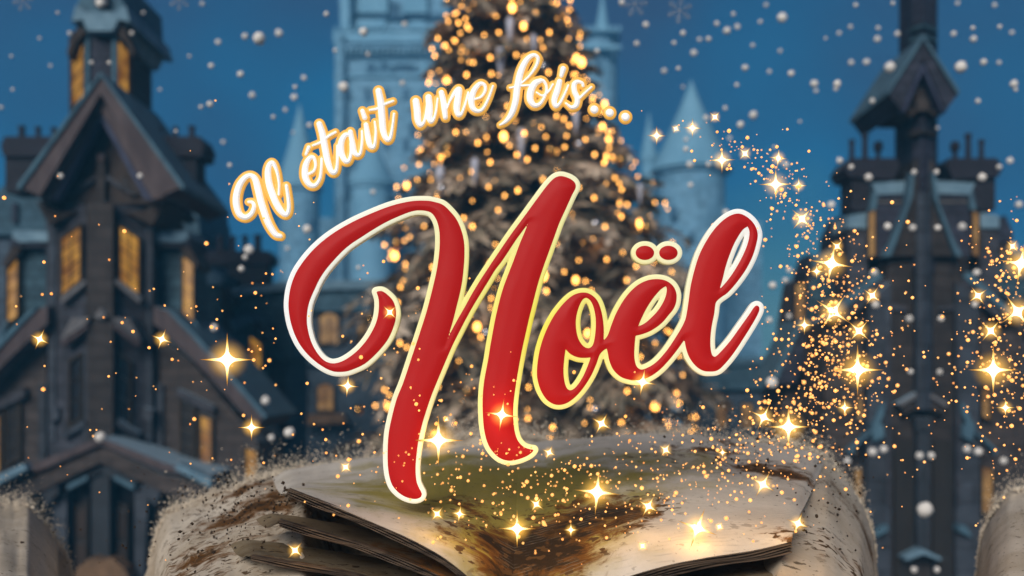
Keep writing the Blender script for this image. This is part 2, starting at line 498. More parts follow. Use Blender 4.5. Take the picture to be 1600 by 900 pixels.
def relief(name, Fd, x0, y0, st, level, zfun, back, mt, parent, owner=None, which=None):
    """mesh of the region Fd < level on the pixel grid: a raised front following zfun(distance) and side walls back to 'back' metres"""
    h, w = Fd.shape
    G = Fd - level
    vs = []; fs = []; key = {}; cut = set(); wal = []
    def vert(k, px, py, d):
        if k in key: return key[k]
        Y = YL - zfun(d)
        key[k] = len(vs); vs.append(P(px, py, Y)); return key[k]
    ins = G < 0
    any4 = ins[:-1, :-1] | ins[1:, :-1] | ins[:-1, 1:] | ins[1:, 1:]
    for j, i in zip(*np.nonzero(any4)):
        if owner is not None and owner[j, i] != which: continue
        cs = [(j, i), (j, i+1), (j+1, i+1), (j+1, i)]
        poly = []; cuts = []
        for q in range(4):
            a, b = cs[q], cs[(q+1) % 4]
            ga, gb = G[a], G[b]
            if ga < 0: poly.append(vert(a, x0+a[1]*st, y0+a[0]*st, ga))
            if (ga < 0) != (gb < 0):
                t = ga/(ga-gb); t = min(0.98, max(0.02, t))
                k = (a, b) if a < b else (b, a)
                px = x0+(a[1]+(b[1]-a[1])*t)*st; py = y0+(a[0]+(b[0]-a[0])*t)*st
                v = vert(('e',)+k, px, py, 0.0)
                poly.append(v); cuts.append((v, ga < 0))
        if len(poly) >= 3: fs.append(tuple(poly))
        # walls join each cut where we leave the inside to the following cut where we come back
        m = len(cuts)
        for q in range(m):
            if cuts[q][1]:
                wal.append((cuts[q][0], cuts[(q+1) % m][0]))
    bk = {}
    def bvert(v):
        if v not in bk:
            p = vs[v]; bk[v] = len(vs); vs.append(Vector((p.x, YL-back, p.z)))
        return bk[v]
    nf = len(fs)
    for a, b in wal:
        fs.append((b, a, bvert(a), bvert(b)))
    o = link(name, vs, fs, mt, parent)
    sm = [True]*nf + [False]*(len(fs)-nf)
    o.data.polygons.foreach_set('use_smooth', sm)
    try:
        o.data.set_sharp_from_angle(angle=math.radians(50))
    except Exception: pass
    return o

# --- the word in red
N_ = [(588,455.6,1),(597,455),(606,461),(614,470),(618,482),(618.6,494),(615,510),(606,530),(590,550),(570,568),(550,577.5),(538,580.6),(520,580),(500,570),
 (480,553),(466,534),(456,510),(451,484),(451.4,464),(456,442),(466,420),(488,391.7),(515,368.3),(548,348.3),(583,332.2),(613,321),(643,314.3),(668,313.6),(680,315.8),
 (692,320),(704,331),(714,344),(721.5,362),(725.2,380),(725.6,400),(724.3,420),(722,440),(718,460),(713,480),(708,500),(702,520),(695.5,541,1),
 (704,520),(714,501),(726,480),(737,460),(749,440),(764,417),(780,393),(800,364),(820,337),(840,309.5),(856,288.5),(866,278.5),(874,275.2),(882,276),(892,280),(898.5,286),(899.4,293),
 (894,304),(884,326),(874,348),(866,370),(858,392),(850,414),(842,438),(836,460),(831,480),(826,500),(821.5,520),(817,540),(813,560),(809.4,580),(806.5,598),(804,615),(802,635),(801.8,648),
 (802.6,662),(804.6,676),(809.5,689),(818,698),(827,701.6),(834,702.6,1),(831.5,706.5),(824,712),(812,717),(798,719.8),(786,718),(776,712),(766,700.5),(760,687),(756,668),(754.4,648),(754,628),
 (755,608),(757,592),(760,576),(763,560),(766,541),(769.6,521),(773.5,500),(778,480),(783.2,460),(789,442),(797.5,420),(804,403),(812,381),(820,362),(826,347,1),
 (818,358.5),(808,372),(798,387),(784,408),(774,421),(762,440.5),(750,460),(738,480),(727,500),(717,519.5),(707,539.5),(698,560),(690,579),(682,598),(674,618),(666.5,640),(659.5,663),(653.5,690),(650.3,715),
 (649.2,735),(651,753),(655,763),(659,771.7),(656.7,777),(648,779.6),(634,776.5),(621,768),(612,756),(606.7,735),(605.6,707),(607.3,677),(612.7,650),(620,623),(630,598),(645,553),(657,517),(667,485),(676,450),
 (682.7,420),(686.3,393),(687,370),(685,353),(680,340),(673,332),(662,328.8),(647,329.3),(627,336),(600,348.5),(567,368.6),(540,387.5),(513,416),(500,434.5),(490,455),(483,472),(480,487),(479.4,504),(482,520),
 (487,536),(496,552),(507,563.5),(518,567.6),(529,566.5),(542,560.5),(558,548.3),(572,532.5),(582,516.5),(588.6,501),(591.6,485),(591.7,469)]
O_ = [[(943,532,1),(943.2,510),(940,488),(934,471),(926,462),(916,457.4),(904,458),(892,463.6),(878,477),(864,496),(852,520),(843.5,546),(839.4,572),(839.2,588),(841.5,600),(846,612),(854,624),(864,630.8),(874,632.6),(886,629.5),(900,619),(912,605),(924,586),(932,568),(938,552.5),(948,544,2)],
 [(910,468.5),(916,465.2),(923.5,471),(929,486),(931,504),(929.5,526),(926,539.5),(920,544),(912,541.3),(904,530),(900.2,514),(900,498),(903.6,482)],
 [(883.6,545,1),(892,553.5),(905,558.6),(923,558.4,1),(917,575),(910,590),(900,604.5),(892,609.8),(886,607),(882,596),(880.4,580),(881.5,562)]]
E_ = [[(943,532,1),(949.5,524),(956,506),(964,487),(978,464),(994,447.3),(1010,438.6),(1026,436),(1040,438.4),(1051,446),(1056.8,458),(1056.4,472),(1052,483),(1046,490.5),(1034,504.5),(1018,516),(1005,521.5),(993,524.4,1),
  (991.6,540),(991.2,557),(994,571),(1000,577),(1008,576.2),(1024,567),(1040,550),(1054,530),(1066,510),(1071,499,2),(1069.6,530,1),(1060,544),(1044,564),(1028,580),(1010,591),(996,594.3),(982,593),(969,588),(958,577),(952,563),(949.8,552),(948,544,2)],
 [(1041,446.5,1),(1041.8,455),(1038,468.5),(1029,484),(1016,498),(1006,506),(997,510,1),(1002,498),(1010,482),(1020,466.5),(1032,452.5)]]
L_ = [[(1071,499,1),(1073,490),(1076,470),(1079,448),(1084,426),(1092,400),(1104,376),(1118,356),(1134,341),(1148,334.3),(1158,334.3),(1170,341),(1179.5,352),(1184,366),(1182,380),(1176,400),(1166,420),(1152,440),(1137,457),(1124,466.5),(1118.5,473),(1116,490),(1112,510),(1110,530),(1110.6,546),(1113,555),(1117,557.4),(1123,553),(1140,534),(1156,512),(1172,489.5),(1178,480.5),(1182,477.4),(1186,479.5),(1186,486),(1178,502),(1162,528),(1146,552),(1133,568),(1121,578.6),(1106,580.4),(1096,578),(1086,570.5),(1077,558),(1072,544),(1069.6,530,2)],
 [(1168,353.6,1),(1171,361),(1170,374),(1164,392),(1154,412),(1140,434),(1124,452.5,1),(1129,436),(1134,416),(1140,398),(1148,379),(1160,359.5)]]
def ell(cx, cy, rx, ry): return [(cx+rx*math.cos(a), cy+ry*math.sin(a)) for a in [k*math.pi/8 for k in range(16)]]
LETTERS = [('letter', [N_]), ('letter', O_), ('letter', E_), ('letter', L_), ('letter_dot', [ell(1007.6,395,14.4,11)]), ('letter_dot', [ell(1044.4,395,14.4,11)])]

M['red'], _nt, _b = mat_base('glossy_red_paint')
_b.inputs['Base Color'].default_value = (0.45, 0.007, 0.007, 1)
_b.inputs['Roughness'].default_value = 0.38; _b.inputs['Specular IOR Level'].default_value = 0.16
_tc = _nt.nodes.new('ShaderNodeTexCoord'); _no = _nt.nodes.new('ShaderNodeTexNoise')
_no.inputs['Scale'].default_value = 9; _no.inputs['Detail'].default_value = 8
_nt.links.new(_tc.outputs['Object'], _no.inputs['Vector'])
_mr = _nt.nodes.new('ShaderNodeMapRange'); _mr.inputs[3].default_value = 0.45; _mr.inputs[4].default_value = 0.65
_nt.links.new(_no.outputs[0], _mr.inputs[0]); _nt.links.new(_mr.outputs[0], _b.inputs['Roughness'])
# cream rim: white at both ends of the word, paler yellow over the middle
M['rim'], _nt, _b = mat_base('cream_rim')
_b.inputs['Roughness'].default_value = 0.5; _b.inputs['Specular IOR Level'].default_value = 0.2
_tc = _nt.nodes.new('ShaderNodeTexCoord')
_vm = _nt.nodes.new('ShaderNodeVectorMath'); _vm.operation = 'MULTIPLY_ADD'
_c = P(835, 515, YL)
_vm.inputs[1].default_value = (1, 0, 1); _vm.inputs[2].default_value = (0, 0, 0)
_nt.links.new(_tc.outputs['Object'], _vm.inputs[0])
_ln = _nt.nodes.new('ShaderNodeVectorMath'); _ln.operation = 'LENGTH'; _nt.links.new(_vm.outputs[0], _ln.inputs[0])
_rp = _nt.nodes.new('ShaderNodeValToRGB')
_e = _rp.color_ramp.elements
_e[0].position = 0.0; _e[0].color = (0.92, 0.80, 0.075, 1)
_e[1].position = 1.0; _e[1].color = (0.95, 0.95, 0.93, 1)
for p_, c_ in ((0.32, (0.93, 0.86, 0.28, 1)), (0.58, (0.95, 0.90, 0.52, 1)), (0.84, (0.95, 0.93, 0.80, 1))):
    q_ = _e.new(p_); q_.color = c_
_dv = _nt.nodes.new('ShaderNodeMath'); _dv.operation = 'DIVIDE'; _dv.inputs[1].default_value = 1.30
_nt.links.new(_ln.outputs['Value'], _dv.inputs[0]); _nt.links.new(_dv.outputs[0], _rp.inputs[0])
_nt.links.new(_rp.outputs[0], _b.inputs['Base Color'])

def build_noel():
    st = 2.0; x0, y0 = 430, 255; w, h = 390, 275
    X, Y = np.meshgrid(x0+np.arange(w)*st, y0+np.arange(h)*st)
    Din = np.full(X.shape, 1e9); ins = np.zeros(X.shape, bool); sds = []
    for nm, loops in LETTERS:
        segs = [s for lp in loops for s in spline(lp)]
        inn = inside(segs, X, Y)
        dl = np.full(X.shape, 1e9)
        for a, b, cutf in segs:
            xa, xb = min(a[0], b[0])-70, max(a[0], b[0])+70
            ya, yb = min(a[1], b[1])-70, max(a[1], b[1])+70
            i0, i1 = max(0, int((xa-x0)/st)), min(w, int((xb-x0)/st)+2)
            j0, j1 = max(0, int((ya-y0)/st)), min(h, int((yb-y0)/st)+2)
            if i1 <= i0 or j1 <= j0: continue
            d, _ = segdist(a, b, X[j0:j1, i0:i1], Y[j0:j1, i0:i1])
            dl[j0:j1, i0:i1] = np.minimum(dl[j0:j1, i0:i1], d)
            if not cutf: Din[j0:j1, i0:i1] = np.minimum(Din[j0:j1, i0:i1], d)
        sds.append(np.where(inn, -dl, dl)); ins |= inn
    sd = np.where(ins, -Din, Din)
    sd = np.minimum(sd, 200)
    own = np.argmin(np.stack([0.25*(s[:-1, :-1]+s[1:, :-1]+s[:-1, 1:]+s[1:, 1:]) for s in sds]), axis=0)
    root = empty('script_word', P(835, 515, YL), 'large glossy red script word Noël with a cream rim, hovering over the open book', 'lettering')
    relief('rim', sd, x0, y0, st, 7.3, lambda d: 0.020 + 0.005*min(1, -d/2.0), -0.022, M['rim'], root)
    def zr(d):
        t = min(1.0, -d/19.0)
        return 0.027 + 0.013*(1-(1-t)**2)
    for k, (nm, loops) in enumerate(LETTERS):
        relief(nm, sd, x0, y0, st, 0.0, zr, 0.022, M['red'], root, own, k)
build_noel()

# --- the small line of glowing white words
def tr(ox, oy, sc, strokes):
    return [[(ox+p[0]/sc, oy+p[1]/sc, p[2]/sc) for p in s] for s in strokes]
WORDS = []
WORDS.append(('Il', 'small glowing white word Il with a gold edge, lowest and leftmost of the line', [
 tr(350,220,5,[[(192,478,10),(222,482,13),(235,515,16),(215,568,18),(170,598,20),(122,575,24),(98,505,27),(97,430,27),(122,345,25),(165,288,20),(208,272,18),(243,300,24),(265,375,27),(285,460,27),(312,550,27),(350,650,26),(400,728,22),(442,745,16)]]),
 tr(350,220,5,[[(428,420,9),(430,330,10),(412,235,13),(383,175,17),(355,188,20),(343,250,25),(355,345,27),(393,455,27),(438,540,25),(480,578,18),(503,552,16),(506,480,15),(488,352,13)]])]))
WORDS.append(('était', 'small glowing white word était with a gold edge, climbing towards the tree', [
 tr(460,120,5,[[(112,552,15),(90,606,10)],[(115,758,10),(152,735,10),(166,685,11),(150,632,14),(115,640,18),(87,700,24),(85,780,26),(115,838,22),(160,850,16),(198,800,13),(210,720,11),(212,640,9)]]),
 tr(460,120,5,[[(195,370,22),(220,450,26),(240,560,26),(260,660,25),(288,738,20),(318,745,16),(335,690,12),(335,540,9)],[(145,537,8),(210,510,10),(270,462,10),(322,433,9)]]),
 tr(460,120,5,[[(432,455,12),(398,455,18),(367,510,24),(367,590,24),(395,655,20),(425,655,15),(442,600,12),(440,520,10)],[(438,432,19),(455,520,21),(470,590,20),(495,613,14),(518,590,12),(529,500,10),(528,425,8)]]),
 tr(460,120,5,[[(560,375,18),(575,470,23),(590,535,20),(614,553,15),(630,520,12),(636,430,10),(628,352,8)],[(532,268,17),(550,320,19)]]),
 tr(460,120,5,[[(658,112,24),(675,200,27),(685,320,27),(695,425,25),(720,488,19),(748,480,15),(766,400,11),(779,290,9)],[(590,260,8),(650,248,10),(710,213,10),(772,190,9)]])]))
WORDS.append(('une', 'small glowing white word une with a gold edge, between était and fois', [
 tr(630,110,8.18,[[(163,395,42),(180,520,45),(188,635,42),(215,702,28),(258,675,20),(285,590,16),(305,450,14)],[(325,345,40),(337,480,43),(335,600,38),(352,655,26),(388,630,18),(420,520,15),(440,360,12)]]),
 tr(630,110,8.18,[[(490,285,34),(515,400,38),(530,520,36),(540,600,30)],[(545,520,12),(600,385,15),(665,275,24),(715,245,36),(705,330,42),(690,430,44),(685,500,40),(703,568,30),(745,555,20),(790,440,15),(832,280,12)]]),
 tr(630,110,8.18,[[(918,368,12),(1000,335,15),(1050,255,19),(1040,188,22),(980,172,26),(905,260,36),(872,380,40),(890,478,36),(950,520,25),(1020,490,19),(1090,360,17),(1148,200,14)]])]))
WORDS.append(('fois', 'small glowing white word fois with a gold edge and a tall looped f', [
 tr(770,70,6.43,[[(270,400,8),(370,310,11),(438,210,15),(455,135,17),(412,103,19),(342,150,26),(282,270,32),(248,420,33),(228,570,32),(190,690,29),(132,768,19),(72,806,8)],[(172,432,9),(280,412,10),(385,405,10)]]),
 tr(770,70,6.43,[[(482,358,22),(422,390,32),(382,470,35),(378,555,33),(420,608,24),(480,588,17),(530,500,13),(540,420,13),(512,366,16),(482,358,20)],[(440,478,8),(500,510,10),(560,468,10),(605,395,9)]]),
 tr(770,70,6.43,[[(672,368,26),(650,455,31),(618,555,29),(632,618,20),(672,590,15),(720,500,12),(760,405,9)],[(708,242,28),(690,310,20)]]),
 tr(770,70,6.43,[[(908,412,14),(898,384,15),(850,370,19),(818,400,25),(822,470,27),(850,540,27),(838,608,25),(790,628,18),(735,588,10)],[(868,540,13),(930,480,12),(992,424,10)]])]))
WORDS.append(('...', 'three glowing white dots with gold rims ending the line of words', [
 [[(770+1020/6.43, 70+650/6.43, 6.2), (770+1021/6.43, 70+651/6.43, 6.2)]], [[(770+1175/6.43, 70+683/6.43, 6.2), (770+1176/6.43, 70+684/6.43, 6.2)]], [[(770+1333/6.43, 70+725/6.43, 6.4), (770+1334/6.43, 70+726/6.43, 6.4)]]]))

M['neon_white'] = mat_glow('neon_white', (1.0, 0.97, 0.94), 0.38, base=(0.8, 0.8, 0.8))
M['neon_gold'] = mat_glow('neon_gold', (1.0, 0.52, 0.10), 0.34, base=(0.7, 0.36, 0.06))

def smooth_stroke(s):
    if len(s) < 3: 
        a, b = np.array(s[0]), np.array(s[1])
        return [a+(b-a)*k/4 for k in range(5)]
    p = [np.array(q, float) for q in s]; out = []
    for i in range(len(p)-1):
        a = p[i-1] if i else 2*p[0]-p[1]
        d = p[i+2] if i+2 < len(p) else 2*p[-1]-p[-2]
        b, c = p[i], p[i+1]
        for k in range(6):
            t = k/6
            out.append(0.5*((2*b)+(c-a)*t+(2*a-5*b+4*c-d)*t*t+(3*b-a-3*c+d)*t**3))
    out.append(p[-1]); return out

def build_word(label, letters):
    allp = [q for L in letters for s in L for q in s]
    m = 16; st = 1.0
    x0 = math.floor(min(q[0] for q in allp))-m; y0 = math.floor(min(q[1] for q in allp))-m
    w = int(max(q[0] for q in allp)-x0)+m; h = int(max(q[1] for q in allp)-y0)+m
    X, Y = np.meshgrid(x0+np.arange(w)*st, y0+np.arange(h)*st)
    sds = []
    for L in letters:
        sd = np.full(X.shape, 1e9)
        for s in L:
            ss = smooth_stroke(s)
            for a, b in zip(ss[:-1], ss[1:]):
                d, t = segdist(a, b, X, Y)
                sd = np.minimum(sd, d-(a[2]+(b[2]-a[2])*t))
        sds.append(sd)
    sd = np.minimum.reduce(sds)
    own = np.argmin(np.stack([0.25*(s[:-1, :-1]+s[1:, :-1]+s[:-1, 1:]+s[1:, 1:]) for s in sds]), axis=0)
    cx = sum(q[0] for q in allp)/len(allp); cy = sum(q[1] for q in allp)/len(allp)
    root = empty('glowing_word', P(cx, cy, YL), label, 'lettering', 'glowing words above the red lettering')
    relief('rim', sd, x0, y0, st, 4.4, lambda d: 0.004 + 0.008*(1-(1-min(1, -d/4.0))**2), -0.008, M['neon_gold'], root)
    for k in range(len(letters)):
        relief('dot' if '...' in label or 'dots' in label else 'letter', sd, x0, y0, st, 0.0,
               lambda d: 0.013 + 0.016*(1-(1-min(1, -d/4.5))**2), 0.009, M['neon_white'], root, own, k)
for w_, lab, letters in WORDS:
    build_word(lab, letters)

# ------------------------------------------------------------------ the open book
BOOK_BLOTS = [(0.10, 5.45, 0.60, 1.35), (0.02, 5.15, 0.4, 1.1), (0.45, 5.75, 0.6, 1.0), (1.75, 6.9, 0.55, 0.8), (1.35, 7.4, 0.5, 0.55), (-0.25, 5.9, 0.4, 0.5), (1.6, 7.8, 0.4, 0.5),
              (0.95, 7.0, 0.4, 0.35), (-1.2, 5.35, 0.25, 0.8), (1.45, 5.1, 0.3, 0.6)]
BOOK_BLOTS = [(a, b-6.2, c, d) for a, b, c, d in BOOK_BLOTS]
OFS = lambda L: [(a, b-6.2, c, d) for a, b, c, d in L]
BOOK_GLOW = (OFS([(-0.1, 6.4, 1.5, 0.95), (0.1, 5.4, 0.8, 0.9), (0.9, 6.9, 0.9, 0.45), (-0.5, 7.4, 0.9, 0.5)]), (0.30, 0.235, 0.050))  # golden-olive glow over the gutter, painted into the page colour
M['page'] = mat_paper('old_page', (0.60, 0.525, 0.44), (0.49, 0.42, 0.345), BOOK_BLOTS, BOOK_GLOW, amount=0.35, lines=True)
M['leaf'] = mat_paper('stained_leaf', (0.20, 0.145, 0.085), (0.08, 0.05, 0.026), OFS([(-0.55, 4.95, 0.8, 0.9), (-0.2, 4.9, 0.5, 1.1), (-0.95, 5.05, 0.4, 0.5), (0.55, 4.95, 0.6, 1.0), (1.3, 5.2, 0.4, 0.3)]), amount=0.9)
M['leaf_low'] = mat_paper('spattered_leaf', (0.25, 0.195, 0.125), (0.13, 0.085, 0.04), OFS([(-0.75, 4.9, 0.6, 0.8), (-0.3, 4.85, 0.5, 1.1), (-1.3, 5.0, 0.4, 0.6), (1.2, 4.9, 0.5, 0.5)]), amount=1.0)
M['page_edge'] = mat('page_edge', (0.10, 0.066, 0.042), col2=(0.022, 0.013, 0.008), scale=2.2, streak=26, mix=(0.4, 0.6))
M['cover'] = mat('book_cover', (0.030, 0.018, 0.010), col2=(0.014, 0.008, 0.005), scale=7, bump=0.4, rough=0.5)

book = empty('open_book', (0, 6.2, 1.25), 'huge open book with torn, ink-stained old pages lying on the parchment coloured snow bank', 'book')

def page_stack(name, side, front, gut, back_z, Yb, mt, n_lines, th, ragged=0.25, gap=0.0, rag_seed=1):
    """front: pixel/depth points of the near edge from the fore corner to the gutter; the sheet runs back to Yb where the paper is torn"""
    pts = [P(*q) for q in front]
    # resample along x
    m = 56
    cum = [0]
    for a, b in zip(pts[:-1], pts[1:]): cum.append(cum[-1]+(b-a).length)
    fr = []
    for k in range(m+1):
        s = cum[-1]*k/m
        i = max(j for j in range(len(cum)) if cum[j] <= s+1e-9); i = min(i, len(pts)-2)
        t = (s-cum[i])/(cum[i+1]-cum[i])
        fr.append(pts[i].lerp(pts[i+1], t))
    # smooth the polyline
    for _ in range(6):
        fr = [fr[0]]+[(fr[i-1]+fr[i]*2+fr[i+1])/4 for i in range(1, m)]+[fr[-1]]
    nb = 44
    v = []; f = []
    for j in range(nb+1):
        t = j/nb
        for i in range(m+1):
            s = i/m
            x0 = fr[i].x
            far = P(*back_z(s, Yb))
            rag = (1-s**6)*ragged*(hnoise(x0*2.3+rag_seed, 2.0, 1.5)+0.5*hnoise(x0*7+rag_seed, 5.0, 1.7)+0.3*hnoise(x0*21, rag_seed, 1.3)) if ragged else 0
            y = fr[i].y + (far.y+rag-fr[i].y)*t
            x = fr[i].x + (far.x-fr[i].x)*t
            tz = t**0.55
            z = fr[i].z + (far.z-fr[i].z)*tz
            # gentle waves of old paper, rolled down at the fore edge
            z += 0.010*math.sin(t*7+s*4)*min(1, t*6) + 0.006*hnoise(x*3, y*2.2)*min(1, t*5)
            z -= (0.010*math.sin(t*7+s*4)*min(1, t*6) + 0.006*hnoise(x*3, y*2.2)*min(1, t*5))*s**5
            if s < 0.08: z -= 0.05*(1-s/0.08)**2*min(1, t*3)
            v.append((x, y, z))
    k0 = len(v)
    w = m+1
    for j in range(nb):
        for i in range(m):
            a = j*w+i
            f.append((a, a+1, a+1+w, a+w) if side > 0 else (a, a+w, a+1+w, a+1))
    top = link(name, v, f, mt, book, smooth=True)
    # near edge: several thin leaves one above another, each a little out of line
    e = MB()
    lay = th/n_lines
    for q in range(n_lines):
        ofs = 0.012*math.sin(q*2.3+1) 
        up = [Vector((p.x, p.y-0.004+ofs*0.5, p.z-0.001-lay*q)) for p in fr]
        thk = lay*0.55
        drift = [0.004*math.sin(i*0.3+q) for i in range(len(up))]
        A = [p+Vector((0, 0, d)) for p, d in zip(up, drift)] if q else up
        vs = A + [p+Vector((0, 0, -thk)) for p in A] + [p+Vector((0, 0.05, -thk+0.005)) for p in A] + [p+Vector((0, 0.05, -0.002)) for p in A]
        if q == 0: vs[3*len(A):] = [Vector((p.x, p.y+0.03, p.z-0.004)) for p in A]
        n = len(A); fs = []
        for i in range(n-1):
            fs += [(i, i+n, i+1+n, i+1), (i+n, i+2*n, i+1+2*n, i+1+n)]
            if q: fs.append((i, i+1, i+1+3*n, i+3*n))
        e.add(vs, fs)
    e.build('page_edges', M['page_edge'], top, smooth=False)
    return top

def lb(s, Yb): return (428+(812-428)*s, 738-44*min(1, s*1.25), Yb)
def rb(s, Yb): return (1292-(1292-812)*s, 712-24*math.sin(s*math.pi)-18*s, Yb)
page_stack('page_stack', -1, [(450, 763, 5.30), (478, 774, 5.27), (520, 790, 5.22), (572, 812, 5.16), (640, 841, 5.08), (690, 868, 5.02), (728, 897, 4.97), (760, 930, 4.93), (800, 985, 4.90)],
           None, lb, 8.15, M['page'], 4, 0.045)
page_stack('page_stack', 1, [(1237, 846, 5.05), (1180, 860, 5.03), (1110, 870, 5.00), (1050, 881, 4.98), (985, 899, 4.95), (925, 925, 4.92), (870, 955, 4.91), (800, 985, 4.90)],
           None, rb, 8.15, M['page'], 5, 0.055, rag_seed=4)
def lb2(s, Yb): return (400+(780-400)*s, 800+60*s, Yb)
page_stack('stained_leaf', -1, [(436, 812, 5.22), (480, 825, 5.16), (560, 848, 5.06), (640, 878, 4.98), (700, 905, 4.92), (740, 930, 4.88), (800, 1000, 4.84)], None, lb2, 6.0, M['leaf'], 4, 0.04, ragged=0)
def lb3(s, Yb): return (360+(780-360)*s, 840+60*s, Yb)
page_stack('stained_leaf', -1, [(392, 868, 5.14), (470, 882, 5.04), (560, 898, 4.95), (640, 925, 4.88), (720, 960, 4.82), (800, 1020, 4.78)], None, lb3, 5.9, M['leaf_low'], 3, 0.028, ragged=0)
def rb2(s, Yb): return (1290-(1290-820)*s, 850+50*s, Yb)
page_stack('stained_leaf', 1, [(1290, 905, 4.92), (1230, 905, 4.92), (1150, 912, 4.90), (1050, 930, 4.87), (950, 960, 4.83), (800, 1010, 4.78)], None, rb2, 6.0, M['leaf_low'], 3, 0.028, ragged=0)
cv = MB()
cv.box((-1.55, 4.72, 1.20), (1.62, 7.7, 1.245))
cv.build('cover', M['cover'], book)

# ------------------------------------------------------------------ christmas tree
TY = 36.0
TK = TY/F
TX = (822-800)*TK
TBASE = GZ
def zof(py, Y): return ZC+(HY-py)*Y/F
TTOP = zof(-150, TY)
PROF = [(-150, 0.05), (-100, 50), (-50, 90), (0, 120), (60, 142), (130, 160), (200, 188), (255, 222), (310, 266), (400, 282), (500, 290), (600, 300), (680, 308), (740, 300), (790, 250)]
def trad(z):
    py = HY-(z-ZC)/TK
    return interp(py, PROF)*TK
def taxis(z):
    py = HY-(z-ZC)/TK
    return (interp(py, [(-150, 785), (60, 795), (300, 818), (640, 846), (800, 850)])-800)*TK

def m_needles():
    m, nt, b = mat_base('frosted_lit_needles')
    L = nt.links.new
    b.inputs['Roughness'].default_value = 0.75; b.inputs['Specular IOR Level'].default_value = 0.2
    tc = nt.nodes.new('ShaderNodeTexCoord')
    no = nt.nodes.new('ShaderNodeTexNoise'); no.inputs['Scale'].default_value = 0.9; no.inputs['Detail'].default_value = 5
    L(tc.outputs['Object'], no.inputs['Vector'])
    rp = nt.nodes.new('ShaderNodeValToRGB'); e = rp.color_ramp.elements
    e[0].position = 0.34; e[0].color = (0.115, 0.098, 0.068, 1)
    e[1].position = 0.70; e[1].color = (0.72, 0.58, 0.45, 1)  # pale frost, its warm brightness also painted in for the bulbs' light
    for p_, c_ in ((0.45, (0.21, 0.175, 0.125, 1)), (0.56, (0.40, 0.30, 0.21, 1))):
        q = e.new(p_); q.color = c_
    n2 = nt.nodes.new('ShaderNodeTexNoise'); n2.inputs['Scale'].default_value = 6; n2.inputs['Detail'].default_value = 3
    L(tc.outputs['Object'], n2.inputs['Vector'])
    mx = nt.nodes.new('ShaderNodeMath'); mx.operation = 'MULTIPLY_ADD'; mx.inputs[1].default_value = 0.35
    L(n2.outputs[0], mx.inputs[0])
    sb = nt.nodes.new('ShaderNodeMath'); sb.operation = 'SUBTRACT'; L(no.outputs[0], sb.inputs[0]); sb.inputs[1].default_value = 0.175
    L(sb.outputs[0], mx.inputs[2]); L(mx.outputs[0], rp.inputs[0])
    L(rp.outputs[0], b.inputs['Base Color'])
    return m
M['needles'] = m_needles()
M['bark'] = mat('bark', (0.060, 0.040, 0.026), scale=6, streak=0.2, bump=0.5)
tree = empty('christmas_tree', (taxis(TBASE), TY, TBASE), 'towering frosted christmas tree with drooping boughs standing behind the book', 'tree')
tb = MB()
tz = [TBASE+(TTOP-TBASE)*k/14 for k in range(15)]
tb.tube([(taxis(z), TY, z) for z in tz], [0.42*(1-k/14)+0.03 for k in range(15)], 9)
tb.build('trunk', M['bark'], tree, smooth=True)
cvs = []; cfs = []
RT = random.Random(21)
def blade(c, d, wdt, nrm):
    s = d.cross(nrm)
    if s.length < 1e-4: return
    s = s.normalized()*wdt
    b = len(cvs)
    cvs.extend([c-s*0.4, c+s*0.4, c+d*0.6+s, c+d, c+d*0.6-s])
    cfs.append((b, b+1, b+2, b+3, b+4))
tips = []
lv = 0
nB = 680
TIERS = 15
for k in range(nB):
    f = k/nB
    z = TBASE+2.3+(TTOP-TBASE-2.5)*(1-(1-f)**1.18)
    tier = (z-TBASE-2.3)/(TTOP-TBASE-2.5)*TIERS
    z += (math.floor(tier)+0.5-tier)*0.62*(TTOP-TBASE-2.5)/TIERS
    a = k*2.39996+RT.uniform(-.3, .3)
    r = trad(z)*RT.uniform(0.66, 1.02)
    if RT.random() < 0.10: r *= 1.14
    ax = taxis(z)
    dr = Vector((math.cos(a), math.sin(a), 0))
    rise = RT.uniform(-0.20, 0.02)*r
    n = 9
    pts = []
    for i in range(n+1):
        t = i/n
        pts.append(Vector((ax, TY, z)) + dr*(r*t) + Vector((0, 0, 0.16*r*t - 0.52*r*t*t + 0.24*r*max(0, t-0.72)*2 + rise*t)))
    tips.append(pts[-1])
    side = dr.cross(Vector((0, 0, 1)))
    dens = 10 if r > 2 else 8
    for i in range(2 if r > 1.5 else 1, n+1):
        t = i/n
        p = pts[i]; q = pts[i-1]
        fw = (p-q).normalized()
        wid = (0.10+0.30*(1-t)**0.8+0.06)*r*0.75+0.12
        for j in range(dens):
            c = q.lerp(p, RT.random()) + Vector((0, 0, RT.uniform(-0.10, 0.05)))
            sgn = RT.choice((-1, 1))
            d = (fw*RT.uniform(0.25, 0.9) + side*sgn*RT.uniform(0.1, 1.0) + Vector((0, 0, RT.uniform(-0.75, 0.18)))).normalized()
            nrm = Vector((RT.uniform(-.5, .5), RT.uniform(-.5, .5), 1)) + dr*RT.uniform(-.2, .9)
            blade(c, d*wid*RT.uniform(0.55, 1.2), 0.050+0.05*RT.random()+0.03*wid, nrm.normalized())
crown = link('crown', cvs, cfs, M['needles'], tree)

